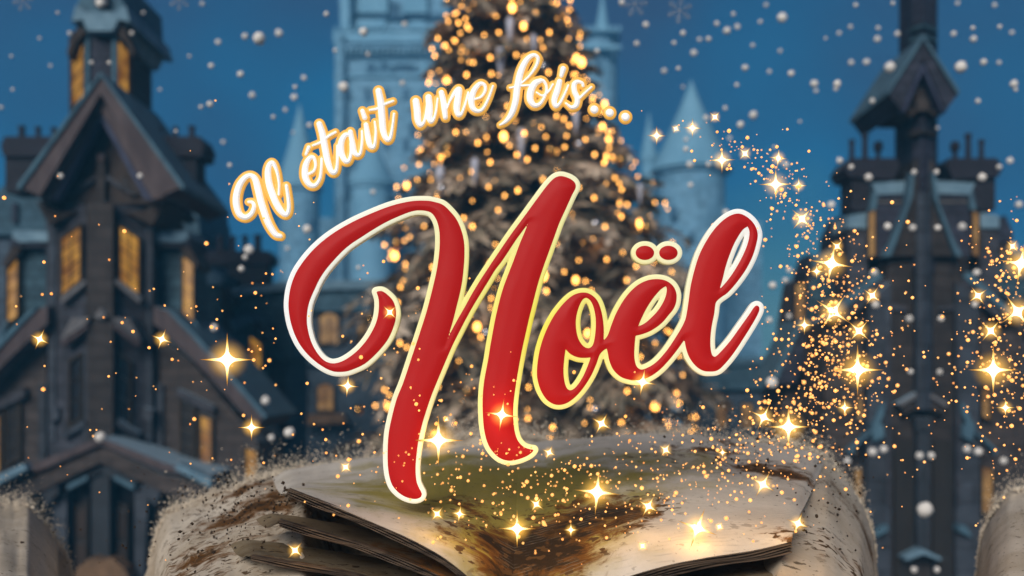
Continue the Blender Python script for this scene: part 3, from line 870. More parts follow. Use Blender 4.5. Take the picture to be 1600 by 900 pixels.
# strings of lights wound round the tree
M['bulb'] = mat_glow('warm_bulb', (1.0, 0.44, 0.085), 7.5)
M['wire'] = mat('wire', (0.02, 0.025, 0.018), scale=8)
bm_ = MB(); bm_.lathe((0, 0, 0), [(0.025, 0.09), (0.055, 0.055), (0.075, 0.0), (0.06, -0.07), (0.02, -0.11)], 8)
bulb_me = None
nS = 8
for sidx in range(nS):
    za, zb = TTOP-0.8, TBASE+2.6
    turns = 6.5
    pts = []; bl = []
    n = 420
    for i in range(n+1):
        t = i/n
        z = za+(zb-za)*t**0.92
        a = 2*math.pi*(turns*t**0.85)+sidx*math.pi*2/nS
        r = trad(z)*(0.70+0.10*math.sin(i*0.9+sidx)+0.05*math.sin(i*2.1))+0.05
        sag = 0.16*math.sin(i*0.55)
        pts.append(Vector((taxis(z)+r*math.cos(a), TY+r*math.sin(a), z+sag-0.15*r*0.4)))
    root = empty('light_string', pts[0], 'string of warm white bulbs wound round the christmas tree from top to bottom', 'string lights', 'light strings on the christmas tree')
    mb = MB(); mb.tube(pts[::2], 0.012, 4); mb.build('wire', M['wire'], root)
    vis = []
    j = 0
    while j < n:
        vis.append(j); j += RT.choice((2, 3, 3, 4))
    front = [i for i in vis if pts[i].y < TY+0.8]
    RT.shuffle(front)
    for i in front[:100]:
        p = pts[i]+Vector((RT.uniform(-.12, .12), RT.uniform(-.25, .02), RT.uniform(-.1, .1)))
        if bulb_me is None:
            o = link('bulb', [tuple(v) for v in bm_.v], bm_.f, M['bulb'], None, smooth=True); bulb_me = o.data
        else:
            o = bpy.data.objects.new('bulb', bulb_me); COL.objects.link(o)
        o.parent = root; o.location = p-Vector(root.location)
        sc_ = RT.uniform(0.32, 0.66) if RT.random() < 0.90 else RT.uniform(1.0, 1.5)
        o.scale = (sc_, sc_, sc_)

# ornaments hung on the boughs
M['bauble_gold'] = mat('gold_bauble', (0.75, 0.42, 0.12), rough=0.22, metal=1.0, col2=(0.6, 0.32, 0.09))
M['bauble_silver'] = mat('silver_bauble', (0.60, 0.58, 0.60), rough=0.25, metal=1.0, col2=(0.5, 0.48, 0.5))
M['icicle'] = mat('glass_icicle', (0.50, 0.50, 0.56), rough=0.15, col2=(0.38, 0.38, 0.46), spec=0.6)
def hang_on_tree(px, py):
    z = zof(py, TY); r = trad(z)*0.85
    dx = (px-800)*TK-taxis(z)
    dy = math.sqrt(max(0.05, r*r-dx*dx))
    Y = TY-dy
    return P(px, py, Y)
BA = [(742, 78, 'g'), (848, 104, 's'), (700, 232, 'g'), (905, 226, 's'), (655, 330, 's'), (970, 250, 'g'), (1010, 355, 'g'), (930, 350, 's'), (860, 235, 'g'), (620, 380, 'g'),
      (690, 295, 's'), (1062, 470, 's'), (580, 500, 'g'), (545, 560, 's'), (560, 640, 'g'), (930, 640, 's'), (985, 635, 'g'), (1090, 560, 'g'), (760, 520, 's'), (730, 610, 'g')]
pb = {}
for i, (px, py, kd) in enumerate(BA):
    c = hang_on_tree(px, py)
    nm = 'gold' if kd == 'g' else 'silver'
    if kd not in pb:
        root = empty('bauble', c)
        mb = MB(); mb.lathe(c, [(0.03, 0.17), (0.10, 0.14), (0.17, 0.06), (0.185, 0), (0.17, -0.07), (0.10, -0.15), (0.02, -0.185)], 14)
        mb.build('ball', M['bauble_gold'] if kd == 'g' else M['bauble_silver'], root, smooth=True)
        mb = MB(); mb.lathe(c+Vector((0, 0, 0.17)), [(0.045, -0.02), (0.045, 0.04), (0.012, 0.05), (0.012, 0.11)], 8); mb.build('cap', M['wire'], root)
        pb[kd] = root
    else:
        root = copy_tree(pb[kd]); root.location = c
    tag(root, 'shiny %s bauble hanging among the lights of the christmas tree' % nm, 'bauble', nm + ' baubles on the christmas tree')
IC = [(797, 30), (834, 56), (782, 78), (815, 205), (742, 250), (862, 300), (1000, 290), (688, 262), (590, 330), (900, 175)]
pi_ = None
for px, py in IC:
    c = hang_on_tree(px, py)
    if pi_ is None:
        mb = MB(); mb.lathe(c, [(0.03, 0.10), (0.14, 0.02), (0.16, -0.2), (0.10, -0.6), (0.03, -1.05)], 8)
        pi_ = mb.build('icicle_ornament', M['icicle'], None, True, loc=c); o = pi_
    else:
        o = copy_obj(pi_); o.location = c
    s_ = RT.uniform(0.6, 1.05); o.scale = (s_, s_, s_)
    tag(o, 'long pale glass drop hanging from a bough of the christmas tree', 'ornament', 'glass drops on the christmas tree')

# ------------------------------------------------------------------ buildings
def poly(name, pts, mt, Y, th, parent, dy=0.0, smooth=False):
    """slab with an outline given at its own distance; pts may carry their own push back in metres"""
    mb = MB()
    mb.prism([P(p[0], p[1], Y+dy+(p[2] if len(p) > 2 else 0)) for p in pts], th)
    return mb.build(name, mt, parent)

def rect(name, a, b, c, d, mt, Y, th, parent, dy=0.0):
    return poly(name, [(a, b), (c, b), (c, d), (a, d)], mt, Y, th, parent, dy)

def window(q, Y, parent, lit='lit', nx=2, ny=4, dy=0.0, fr=3.0, arch=False):
    """q: four corners (upper left, upper right, lower right, lower left); a frame with glazing bars and a pane behind it"""
    P4 = [P(p[0], p[1], Y+dy+(p[2] if len(p) > 2 else 0)) for p in q]
    k = (Y/F)*fr
    def at(u, v):
        return (P4[0]*(1-u)+P4[1]*u)*(1-v)+(P4[3]*(1-u)+P4[2]*u)*v
    W_ = (P4[1]-P4[0]).length; H_ = (P4[3]-P4[0]).length
    fu, fv = k/W_, k/H_
    top = (lambda u: -0.16*math.sin(math.pi*u)*W_/H_*1.6) if arch else (lambda u: 0.0)
    pane_mb = MB()
    n = 8
    upts = [i/n for i in range(n+1)]
    front = [at(u, top(u)) for u in upts]+[at(u, 1) for u in reversed(upts)]
    pane_mb.prism([p+Vector((0, 0.02, 0)) for p in front], 0.05)
    fm = MB()
    def bar(u0, v0, u1, v1, pr, th):
        fm.prism([at(u0, v0)+Vector((0, -pr, 0)), at(u1, v0)+Vector((0, -pr, 0)), at(u1, v1)+Vector((0, -pr, 0)), at(u0, v1)+Vector((0, -pr, 0))], th)
    bar(-fu, -fv*0.2, 0, 1, 0.07, 0.14); bar(1, -fv*0.2, 1+fu, 1, 0.07, 0.14)
    if not arch: bar(-fu, -fv, 1+fu, 0, 0.08, 0.15)
    else:
        for i in range(n):
            a, b = i/n, (i+1)/n
            fm.prism([at(a, top(a)-fv)+Vector((0, -.08, 0)), at(b, top(b)-fv)+Vector((0, -.08, 0)), at(b, top(b))+Vector((0, -.08, 0)), at(a, top(a))+Vector((0, -.08, 0))], 0.15)
    bar(-fu*1.4, 1, 1+fu*1.4, 1+fv, 0.10, 0.17)
    for i in range(1, nx): bar(i/nx-fu*0.22, 0, i/nx+fu*0.22, 1, 0.025, 0.04)
    for j in range(1, ny): bar(0, j/ny-fv*0.2, 1, j/ny+fv*0.2, 0.022, 0.04)
    w = fm.build('window', M['frame'], parent)
    pane_mb.build('pane', M[lit], w)
    return w

def pot(px, py0, py1, wpx, Y, parent, knob=False):
    k = Y/F; c = P(px, py1, Y+0.5)
    c = Vector(((px-800)*Y/F, Y+0.5, ZC+(HY-py1)*Y/F))
    h = (py1-py0)*k; r = wpx*k/2
    mb = MB()
    if knob: mb.lathe(c, [(r*1.0, -0.1), (r*0.75, h*0.45), (r*0.8, h*0.5), (r*1.5, h*0.62), (r*1.55, h*0.85), (r*1.1, h)], 10)
    else: mb.lathe(c, [(r*1.15, -0.1), (r, h*0.1), (r*0.85, h*0.82), (r*1.1, h*0.84), (r*1.1, h), (r*0.7, h)], 10)
    return mb.build('chimney_pot', M['pot'], parent, smooth=False)

def chimney(parent, Y, stack, cap, pots, dy=0.6, knob=-1, cap_pts=None):
    k = Y/F
    c = rect('chimney', *stack, M['chimney'], Y, 1.0, parent, dy)
    if cap_pts: poly('chimney_cap', cap_pts, M['pot'], Y, 1.3, c, dy-0.15)
    else:
        a, b, c2, d = cap
        poly('chimney_cap', [(a+6, b), (c2-6, b), (c2, b+(d-b)*0.45), (c2-4, d), (a+4, d), (a, b+(d-b)*0.45)], M['pot'], Y, 1.3, c, dy-0.15)
    for i, (px, y0, y1, w) in enumerate(pots):
        pot(px, y0, y1, w, Y+dy, c, knob == i)
    return c

def sym(axis):
    """mirror image of pixel outlines about a house's own axis"""
    def m(pts):
        return [(2*axis-p[0],)+tuple(p[1:]) for p in reversed(pts)]
    return m

# --- the gabled house with the lantern turret, left
Y1 = 30.0
AX = 157
ms = sym(AX)
gh = empty('gabled_house', (P(AX, 900, Y1).x, Y1, GZ), 'tall dark crooked gabled house with a lit lantern turret and two broad chimneys', 'house')
def both(fn, pts, *a, **kw):
    fn_name = a[0]
    poly(fn_name, pts, *a[1:], **kw); return poly(fn_name, ms(pts), *a[1:], **kw)

def plan_wall(name, plan, top, bot, mt, Y, parent, back=4.0):
    """wall with a folded front: plan is (px, push back); one height all along"""
    mb = MB()
    zt = ZC+(HY-top)*Y/F; zb = ZC+(HY-bot)*Y/F
    fr = [((px-800)*(Y+d)/F, Y+d) for px, d in plan]
    n = len(fr)
    ring = fr+[(fr[-1][0], Y+back), (fr[0][0], Y+back)]
    m = len(ring)
    v = [(x, y, zt) for x, y in ring]+[(x, y, zb) for x, y in ring]
    f = [tuple(range(m)), tuple(range(2*m-1, m-1, -1))]+[(i, i+m, (i+1) % m+m, (i+1) % m) for i in range(m)]
    mb.add(v, f)
    return mb.build(name, mt, parent)

# lantern turret
tw = plan_wall('turret', [(108, 2.4), (112, 1.6), (134, 0.9), (180, 0.9), (202, 1.6), (206, 2.4)], 22, 235, M['wall_dark'], Y1, gh, back=4.2)
rect('turret_panel', 140, 44, 174, 150, M['slate_dark'], Y1, 0.1, tw, 0.82)
for s_ in (0, 1):
    f_ = ms if s_ else (lambda p: list(p))
    poly('corner_post', f_([(133, 20), (139, 20), (139, 190), (133, 190)]), M['snow_edge'], Y1, 0.2, gh, 0.72)
    poly('corner_post', f_([(107, 60), (112, 56), (112, 178), (109, 178)]), M['timber'], Y1, 0.2, gh, 1.45)
    q = [(113, 82, 1.42), (131, 62, 0.86), (131, 152, 0.86), (113, 168, 1.42)]
    if s_: q = [(2*AX-131, 62, 0.86), (2*AX-113, 82, 1.42), (2*AX-113, 168, 1.42), (2*AX-131, 152, 0.86)]
    window(q, Y1, gh, 'lit', 2, 4, fr=2.5)
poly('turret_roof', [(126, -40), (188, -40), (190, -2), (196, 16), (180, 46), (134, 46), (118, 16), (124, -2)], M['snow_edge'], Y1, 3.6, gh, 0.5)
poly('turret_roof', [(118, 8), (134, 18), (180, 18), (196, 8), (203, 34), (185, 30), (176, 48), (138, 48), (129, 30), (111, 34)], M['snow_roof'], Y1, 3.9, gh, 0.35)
both(poly, [(104, 80), (122, 38), (134, 50), (118, 66), (107, 90)], 'eave_board', M['timber'], Y1, 0.5, gh, 0.55)
rect('lantern_cap', 148, -14, 166, 8, M['stone_sill'], Y1, 0.5, gh, 0.2)

# chimneys
chimney(gh, Y1, (8, 236, 82, 300), (1, 213, 84, 244), [(22, 191, 214, 11), (48, 192, 214, 9), (73, 193, 214, 9)], dy=1.6)
chimney(gh, Y1, (232, 236, 306, 300), (230, 213, 318, 244), [(241, 193, 214, 9), (266, 192, 214, 9), (292, 191, 214, 11)], dy=1.6)

# great gable
poly('gable_wall', [(157, 176), (252, 318), (62, 318)], M['timber'], Y1, 3.6, gh, 0.3)
rf = None
for s_ in (0, 1):
    f_ = ms if s_ else (lambda p: list(p))
    poly('roof', f_([(157, 117), (157, 146), (62, 306), (30, 292)]), M['board'], Y1, 4.6, gh, -0.9)
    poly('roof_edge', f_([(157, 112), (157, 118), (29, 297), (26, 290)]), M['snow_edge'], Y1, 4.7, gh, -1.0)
    poly('bargeboard', f_([(157, 149), (157, 172), (76, 312), (58, 308)]), M['board'], Y1, 0.5, gh, -0.6)
    poly('bargeboard', f_([(157, 173), (157, 186), (88, 311), (77, 313)]), M['board_blue'], Y1, 0.4, gh, -0.45)
    poly('timber_brace', f_([(155, 268), (155, 276), (112, 304), (104, 304)]), M['wall_blue'], Y1, 0.15, gh, 0.12)
    poly('timber_brace', f_([(124, 276), (130, 279), (106, 304), (98, 304)]), M['wall_dark'], Y1, 0.15, gh, 0.14)
    poly('eave_bracket', f_([(55, 312), (92, 330), (120, 330), (76, 352)]), M['timber'], Y1, 2.0, gh, 0.1)
rect('king_post', 151, 240, 163, 318, M['wall_dark'], Y1, 0.2, gh, 0.05)
poly('finial', [(150, 246), (157, 238), (164, 246), (157, 256)], M['board'], Y1, 0.2, gh, 0.0)

# folded main wall, centre pier and its crooked windows
plan_wall('wall', [(72, 1.2), (78, 0.75), (130, 0.1), (184, 0.1), (236, 0.75), (242, 1.2)], 318, 912, M['wall_blue'], Y1, gh)
plan_wall('centre_pier', [(134, 0.05), (138, -0.35), (176, -0.35), (180, 0.05)], 320, 690, M['wall_dark'], Y1, gh, back=0.3)
for s_ in (0, 1):
    f_ = ms if s_ else (lambda p: list(p))
    def q4(a):
        return a if not s_ else [(2*AX-a[1][0],)+a[1][1:], (2*AX-a[0][0],)+a[0][1:], (2*AX-a[3][0],)+a[3][1:], (2*AX-a[2][0],)+a[2][1:]]
    window(q4([(97, 374, 0.44), (126, 354, 0.10), (126, 437, 0.10), (97, 462, 0.44)]), Y1, gh, 'lit', 2, 5, dy=-0.08, fr=4)
    poly('sill', f_([(94, 465, 0.38), (133, 436, 0.0), (135, 442, 0.0), (97, 474, 0.38)]), M['stone_sill'], Y1, 0.35, gh, -0.28)
    poly('corner_strip', f_([(76, 320, 0.62), (86, 320, 0.55), (86, 690, 0.55), (76, 690, 0.62)]), M['pillar'], Y1, 0.3, gh, 0)
    # little hood below
    poly('hood', f_([(112, 497, 0.2), (140, 496, 0.0), (133, 506, 0.0), (96, 531, 0.4), (96, 527, 0.4)]), M['stone_sill'], Y1, 0.7, gh, -0.55)
    poly('hood_board', f_([(137, 505, 0.0), (137, 512, 0), (104, 540, 0.4), (95, 540, 0.4), (95, 532, 0.4)]), M['board'], Y1, 0.7, gh, -0.5)
    poly('corner_strip', f_([(131, 535), (136, 535), (136, 690), (131, 690)]), M['pillar'], Y1, 0.2, gh, -0.1)
    window(q4([(110, 566, 0.32), (127, 554, 0.12), (127, 652, 0.12), (110, 664, 0.32)]), Y1, gh, 'glass_dark', 1, 3, dy=-0.05, fr=3)
    poly('sill', f_([(98, 676, 0.38), (131, 656, 0.0), (133, 664, 0.0), (98, 686, 0.38)]), M['pillar'], Y1, 0.35, gh, -0.24)
    poly('wall_tie', f_([(76, 640), (90, 636), (92, 652), (78, 662)]), M['pillar'], Y1, 0.35, gh, 0.35)
poly('crest', [(148, 492), (157, 481), (166, 492), (163, 497), (151, 497)], M['stone_sill'], Y1, 0.2, gh, -0.55)

# porch with shallow pediments
for s_ in (0, 1):
    f_ = ms if s_ else (lambda p: list(p))
    poly('cornice', f_([(157, 683), (157, 694), (62, 735), (-15, 752), (-15, 742), (55, 724)]), M['board'], Y1, 2.2, gh, -1.2)
    poly('cornice_board', f_([(157, 696), (157, 722), (70, 764), (-15, 800), (-15, 758), (64, 740)]), M['wall_brown'], Y1, 1.8, gh, -1.0)
    poly('snow_ledge', f_([(-15, 748), (36, 724), (42, 733), (-15, 762)]), M['snow_roof'], Y1, 0.6, gh, -1.5)
    poly('bracket', f_([(62, 764), (90, 756), (90, 772), (72, 790)]), M['pillar'], Y1, 0.8, gh, -0.9)
    poly('column', f_([(82, 764), (104, 756), (104, 910), (90, 910)]), M['pillar'], Y1, 0.5, gh, -0.55)
    poly('lintel', f_([(157, 718), (157, 738), (104, 764), (100, 748)]), M['porch'], Y1, 0.6, gh, -0.75)
    poly('lintel_block', f_([(136, 742), (136, 750), (106, 766), (104, 758)]), M['snow_edge'], Y1, 0.2, gh, -0.82)
    d_ = poly('door', f_([(114, 790), (138, 780), (138, 902), (114, 902)]), M['door'], Y1, 0.15, gh, -0.15)
    poly('door_panel', f_([(118, 800), (134, 794), (134, 840), (118, 840)]), M['timber'], Y1, 0.05, d_, -0.19)
    poly('door_panel', f_([(118, 848), (134, 848), (134, 896), (118, 896)]), M['timber'], Y1, 0.05, d_, -0.19)
    poly('step', f_([(157, 876), (140, 872), (120, 888), (112, 904), (157, 904)]), M['step'], Y1, 0.6, gh, -1.3)
rect('porch_pier', 143, 720, 171, 880, M['porch'], Y1, 0.5, gh, -0.6)

# lower wide roof, side walls and dormers
for s_ in (0, 1):
    f_ = ms if s_ else (lambda p: list(p))
    poly('side_wall', f_([(242, 520), (300, 566), (402, 690), (420, 912), (242, 912)]), M['wall_brown'], Y1, 3.5, gh, 1.0)
    poly('corner_strip', f_([(243, 600), (254, 600), (254, 740), (243, 740)]), M['pillar'], Y1, 0.2, gh, 0.85)
    poly('lower_roof', f_([(240, 478), (262, 486), (300, 522), (412, 650), (400, 668), (300, 560), (240, 505)]), M['board'], Y1, 4.2, gh, 0.2)
    poly('roof_edge', f_([(256, 480), (266, 484), (304, 520), (418, 650), (412, 654), (300, 526)]), M['snow_edge'], Y1, 4.3, gh, 0.1)
    def q4(a):
        return a if not s_ else [(2*AX-p[0],)+tuple(p[1:]) for p in (a[1], a[0], a[3], a[2])]
    window(q4([(284, 624), (302, 630), (302, 722), (284, 716)]), Y1, gh, 'glass_dark', 2, 4, dy=0.9, fr=3)
    window(q4([(314, 650), (330, 656), (330, 742), (314, 734)]), Y1, gh, 'lit', 1, 4, dy=0.9, fr=4)
    window(q4([(385, 700), (401, 706), (401, 752), (385, 748)]), Y1, gh, 'lit', 1, 3, dy=0.92, fr=4)
    poly('hood_board', f_([(276, 606), (334, 634), (334, 648), (276, 620)]), M['wall_blue'], Y1, 0.5, gh, 0.7)
    poly('snow_ledge', f_([(278, 724), (322, 752), (320, 764), (276, 736)]), M['snow_roof'], Y1, 0.5, gh, 0.5)
    # mansard and dormer
    poly('mansard', f_([(240, 372), (290, 372), (300, 520), (240, 488)]), M['slate'], Y1, 2.0, gh, 1.5)
    window(q4([(286, 402), (302, 412), (302, 508), (286, 494)]), Y1, gh, 'lit', 1, 4, dy=1.3, fr=2.5)
    poly('dormer_hood', f_([(280, 384), (296, 384), (310, 412), (306, 420), (286, 396)]), M['timber'], Y1, 1.4, gh, 1.1)
    poly('snow_cap', f_([(238, 362), (292, 360), (296, 370), (284, 378), (238, 377)]), M['snow_roof'], Y1, 1.8, gh, 1.0)
    poly('dormer_board', f_([(238, 377), (284, 378), (296, 372), (298, 386), (238, 386)]), M['slate_dark'], Y1, 1.7, gh, 1.1)
    poly('gutter_edge', f_([(300, 500), (306, 502), (326, 540), (318, 540)]), M['snow_edge'], Y1, 0.3, gh, 1.2)

# --- pale house behind the big gable
ph = empty('pale_house', (P(157, 900, 46).x, 46, GZ), 'pale blue steep-roofed house showing on both sides behind the dark gabled house', 'house')
poly('wall', [(-20, 330), (312, 330), (312, 800), (-20, 800)], M['far_house'], 46, 5, ph)
poly('roof', [(-6, 300), (40, 262), (280, 262), (306, 300), (312, 366), (-20, 366)], M['slate_far'], 46, 5, ph, -0.4)
both(poly, [(288, 316), (296, 316), (296, 348), (288, 348)], 'roof_vent', M['slate_dark'], 46, 0.4, ph, -0.6)

# --- narrow dark gate tower, right
Y2 = 28.0
AX2 = 1443
m2 = sym(AX2)
gt = empty('gate_tower', (P(AX2, 900, Y2).x, Y2, GZ), 'narrow dark tower with a hooded gable, twin chimneys and a black gateway', 'tower')
def L2(fn, *a, **k):
    pass
def pair(name, pts, mt, th, dy=0.0, parent=None):
    a = poly(name, pts, mt, Y2, th, parent or gt, dy)
    b = poly(name, m2(pts), mt, Y2, th, parent or gt, dy)
    return a, b
plan_wall('spire_shaft', [(1421, 1.6), (1424, 0.9), (1443, 0.45), (1462, 0.9), (1465, 1.6)], -60, 120, M['slate_dark'], Y2, gt, back=2.4)
for k_, yy in enumerate((36, 52, 84)):
    pair('string_course', [(1421, yy+8, 0.8), (1443, yy, 0.35), (1443, yy+6, 0.35), (1421, yy+15, 0.8)], M['slate'], 0.12)
pair('hood_roof', [(1443, 60), (1443, 92), (1408, 172), (1388, 146)], M['slate_dark'], 3.0, -0.7)
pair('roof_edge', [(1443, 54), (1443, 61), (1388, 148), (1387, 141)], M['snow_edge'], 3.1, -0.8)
pair('bargeboard', [(1443, 94), (1443, 110), (1414, 174), (1407, 174)], M['board_blue'], 0.3, -0.6)
poly('gable_wall', [(1443, 108), (1474, 172), (1412, 172)], M['wall_dark'], Y2, 2.0, gt, 0.0)
pair('eave_bracket', [(1405, 170), (1436, 172), (1424, 182), (1412, 178)], M['timber'], 1.2, -0.2)
poly('gable_panel', [(1443, 128), (1458, 152), (1452, 172), (1434, 172), (1428, 152)], M['wall_brown'], Y2, 0.1, gt, -0.1)
plan_wall('shaft', [(1421, 0.9), (1426, 0.4), (1443, 0.1), (1460, 0.4), (1465, 0.9)], 165, 420, M['slate_dark'], Y2, gt, back=2.0)
pair('string_course', [(1418, 205, 0.2), (1443, 202, -0.1), (1443, 207, -0.1), (1424, 214, 0.2)], M['wall_dark'], 0.4)
# flaring shoulders
pair('shoulder', [(1427, 250), (1443, 250), (1443, 400), (1384, 400), (1394, 380), (1416, 330), (1424, 300)], M['wall_dark'], 1.6, 0.25)
pair('shoulder_edge', [(1425, 268), (1429, 268), (1426, 308), (1392, 400), (1382, 400), (1396, 374), (1418, 318)], M['snow_edge'], 0.4, 0.05)
pair('belfry', [(1366, 305), (1428, 305), (1428, 402), (1366, 402)], M['slate_dark'], 1.6, 0.8)
pair('string_course', [(1370, 312), (1426, 312), (1426, 317), (1370, 317)], M['stone_sill'], 0.1, 0.74)
pair('snow_cap', [(1362, 286), (1426, 282), (1426, 302), (1371, 304)], M['snow_roof'], 1.8, 0.6)
pair('cap_board', [(1371, 304), (1426, 302), (1426, 310), (1366, 310)], M['slate_dark'], 1.7, 0.65)
for s_ in (0, 1):
    q = [(1357, 334), (1367, 328), (1367, 398), (1357, 402)]
    if s_: q = [(2*AX2-1367, 328), (2*AX2-1357, 334), (2*AX2-1357, 402), (2*AX2-1367, 398)]
    window(q, Y2, gt, 'lit_soft', 1, 3, dy=0.7, fr=1.5)
pair('curved_brace', [(1360, 330), (1366, 296), (1372, 306), (1369, 326)], M['snow_edge'], 0.4, 0.6)
pair('side_roof', [(1326, 336), (1356, 332), (1356, 356), (1324, 356)], M['snow_roof'], 1.4, 0.9)
pair('side_wall', [(1326, 356), (1356, 356), (1356, 470), (1326, 470)], M['wall_blue'], 1.4, 1.0)
for s_ in (0, 1):
    f_ = m2 if s_ else (lambda p: list(p))
    def xx(a): return 2*AX2-a if s_ else a
    st_ = [(1331, 266), (1366, 266), (1366, 318), (1352, 330), (1331, 328)]
    c = poly('chimney', f_(st_), M['chimney'], Y2, 1.0, gt, 0.9)
    poly('chimney_cap', f_([(1328, 247), (1402, 247), (1407, 258), (1396, 281), (1368, 279), (1326, 276), (1319, 262)]), M['pot'], Y2, 1.3, c, 0.75)
    pot(xx(1340), 212, 248, 9, Y2+0.9, c); pot(xx(1361), 202, 248, 10, Y2+0.9, c); pot(xx(1382), 215, 248, 10, Y2+0.9, c, True)
# lower body
plan_wall('wall', [(1368, 1.4), (1374, 0.9), (1386, 0.55), (1500, 0.55), (1512, 0.9), (1518, 1.4)], 396, 915, M['wall_dark'], Y2, gt, back=3.0)
plan_wall('centre_pier', [(1428, 0.5), (1432, 0.1), (1443, -0.05), (1454, 0.1), (1458, 0.5)], 300, 640, M['pillar'], Y2, gt, back=0.7)
pair('flying_eave', [(1372, 424), (1380, 432), (1300, 500), (1288, 500)], M['snow_edge'], 0.8, 0.5)
pair('eave_board', [(1380, 434), (1388, 446), (1318, 505), (1302, 500)], M['wall_blue'], 1.2, 0.6)
pair('side_panel', [(1358, 470), (1392, 440), (1392, 905), (1354, 905)], M['pillar'], 0.8, 0.35)
pair('side_panel_edge', [(1386, 520), (1391, 516), (1391, 790), (1386, 790)], M['wall_blue'], 0.1, 0.28)
pair('string_course', [(1393, 476), (1418, 480), (1418, 486), (1393, 484)], M['wall_blue'], 0.15, 0.42)
pair('pediment', [(1443, 608), (1443, 614), (1408, 635), (1403, 631)], M['stone_sill'], 0.4, 0.1)
pair('pediment_board', [(1443, 616), (1443, 634), (1410, 650), (1410, 637)], M['wall_dark'], 0.3, 0.2)
pair('scroll', [(1376, 636), (1384, 628), (1381, 648), (1372, 668), (1336, 700), (1330, 712), (1326, 704), (1362, 672)], M['snow_edge'], 0.4, 0.1)
pair('scroll', [(1362, 660), (1380, 664), (1382, 682), (1366, 690)], M['snow_edge'], 0.3, 0.08)
rect('pilaster', 1433, 655, 1453, 862, M['porch'], Y2, 0.25, gt, 0.3)
pair('pilaster_strip', [(1434, 660), (1437, 660), (1437, 862), (1434, 862)], M['pillar'], 0.06, 0.26)
poly('capital', [(1430, 652), (1456, 652), (1453, 676), (1443, 670), (1433, 676)], M['porch'], Y2, 0.3, gt, 0.2)
pair('gate_hood', [(1443, 858), (1443, 866), (1416, 876), (1414, 872)], M['snow_roof'], 0.6, -0.1)
pair('gate_leaf', [(1398, 690), (1428, 690), (1428, 910), (1398, 910)], M['door'], 0.15, 0.42)
for s_ in (0, 1):
    q = [(1335, 734), (1352, 730), (1352, 800), (1335, 802)]
    if s_: q = [(2*AX2-1352, 730), (2*AX2-1335, 734), (2*AX2-1335, 802), (2*AX2-1352, 800)]
    window(q, Y2, gt, 'lit_soft', 1, 4, dy=0.85, fr=2)
    q = [(1340, 612), (1352, 606), (1352, 650), (1340, 656)]
    if s_: q = [(2*AX2-1352, 606), (2*AX2-1340, 612), (2*AX2-1340, 656), (2*AX2-1352, 650)]
    window(q, Y2, gt, 'lit_soft', 1, 3, dy=0.85, fr=2)
pair('annex_wall', [(1288, 500), (1356, 470), (1356, 915), (1288, 915)], M['wall_brown'], 2.0, 1.0)
pair('snow_ledge', [(1376, 822), (1388, 820), (1388, 830), (1366, 840)], M['snow_edge'], 0.4, 0.1)

# --- neighbours flanking the gate tower
def spire_house(mirror, label):
    f_ = m2 if mirror else (lambda p: list(p))
    cx = 2*AX2-1300 if mirror else 1300
    Y = 33.0
    t = empty('spired_house', (P(cx, 900, Y).x, Y, GZ), label, 'house', 'spired houses flanking the gate tower')
    def pl(n, pts, mt, th, dy=0.0): return poly(n, f_(pts), mt, Y, th, t, dy)
    def wn(q, lit, nx, ny, dy, fr):
        if mirror: q = [(2*AX2-p[0],)+tuple(p[1:]) for p in (q[1], q[0], q[3], q[2])]
        return window(q, Y, t, lit, nx, ny, dy=dy, fr=fr)
    pl('wall', [(1262, 430), (1330, 380), (1330, 890), (1212, 890), (1222, 640), (1245, 540)], M['wall_brown'], 3, 0.4)
    pl('wall', [(1304, 372), (1326, 372), (1326, 560), (1304, 560)], M['wall_dark'], 1.6, 0.0)
    pl('spire', [(1315, 336), (1328, 364), (1326, 378), (1304, 378), (1303, 364)], M['slate_dark'], 1.5, -0.1)
    pl('wall', [(1260, 426), (1276, 426), (1276, 560), (1258, 560)], M['wall_brown'], 1.6, 0.0)
    pl('spire', [(1267, 396), (1278, 424), (1276, 432), (1259, 432), (1258, 424)], M['slate_dark'], 1.4, -0.1)
    pl('roof', [(1266, 440), (1312, 398), (1346, 398), (1346, 436), (1290, 486), (1262, 500)], M['slate'], 2.0, -0.2)
    pl('snow_cap', [(1268, 404), (1306, 384), (1310, 394), (1272, 420)], M['snow_edge'], 1.0, -0.3)
    pl('lower_roof', [(1254, 500), (1296, 500), (1242, 600), (1206, 600)], M['slate_dark'], 2.2, -0.3)
    pl('roof_edge', [(1250, 498), (1258, 498), (1212, 600), (1202, 600)], M['snow_edge'], 2.3, -0.4)
    wn([(1243, 446), (1256, 442), (1256, 500), (1243, 504)], 'lit_soft', 1, 3, 0.05, 2)
    wn([(1310, 392), (1322, 392), (1322, 446), (1310, 446)], 'lit_soft', 1, 3, -0.1, 2)
    wn([(1262, 630), (1278, 626), (1278, 690), (1262, 694)], 'lit_soft', 1, 3, 0.3, 2)
    wn([(1300, 610), (1316, 606), (1316, 676), (1300, 680)], 'lit_soft', 1, 3, 0.3, 2)
    pl('dormer', [(1278, 540), (1300, 520), (1318, 545), (1318, 590), (1278, 590)], M['wall_blue'], 1.2, -0.2)
    return t
spire_house(False, 'narrow spired house left of the gate tower, swarmed by gold sparks')
spire_house(True, 'narrow spired house with warm windows at the right edge, beyond the gate tower')

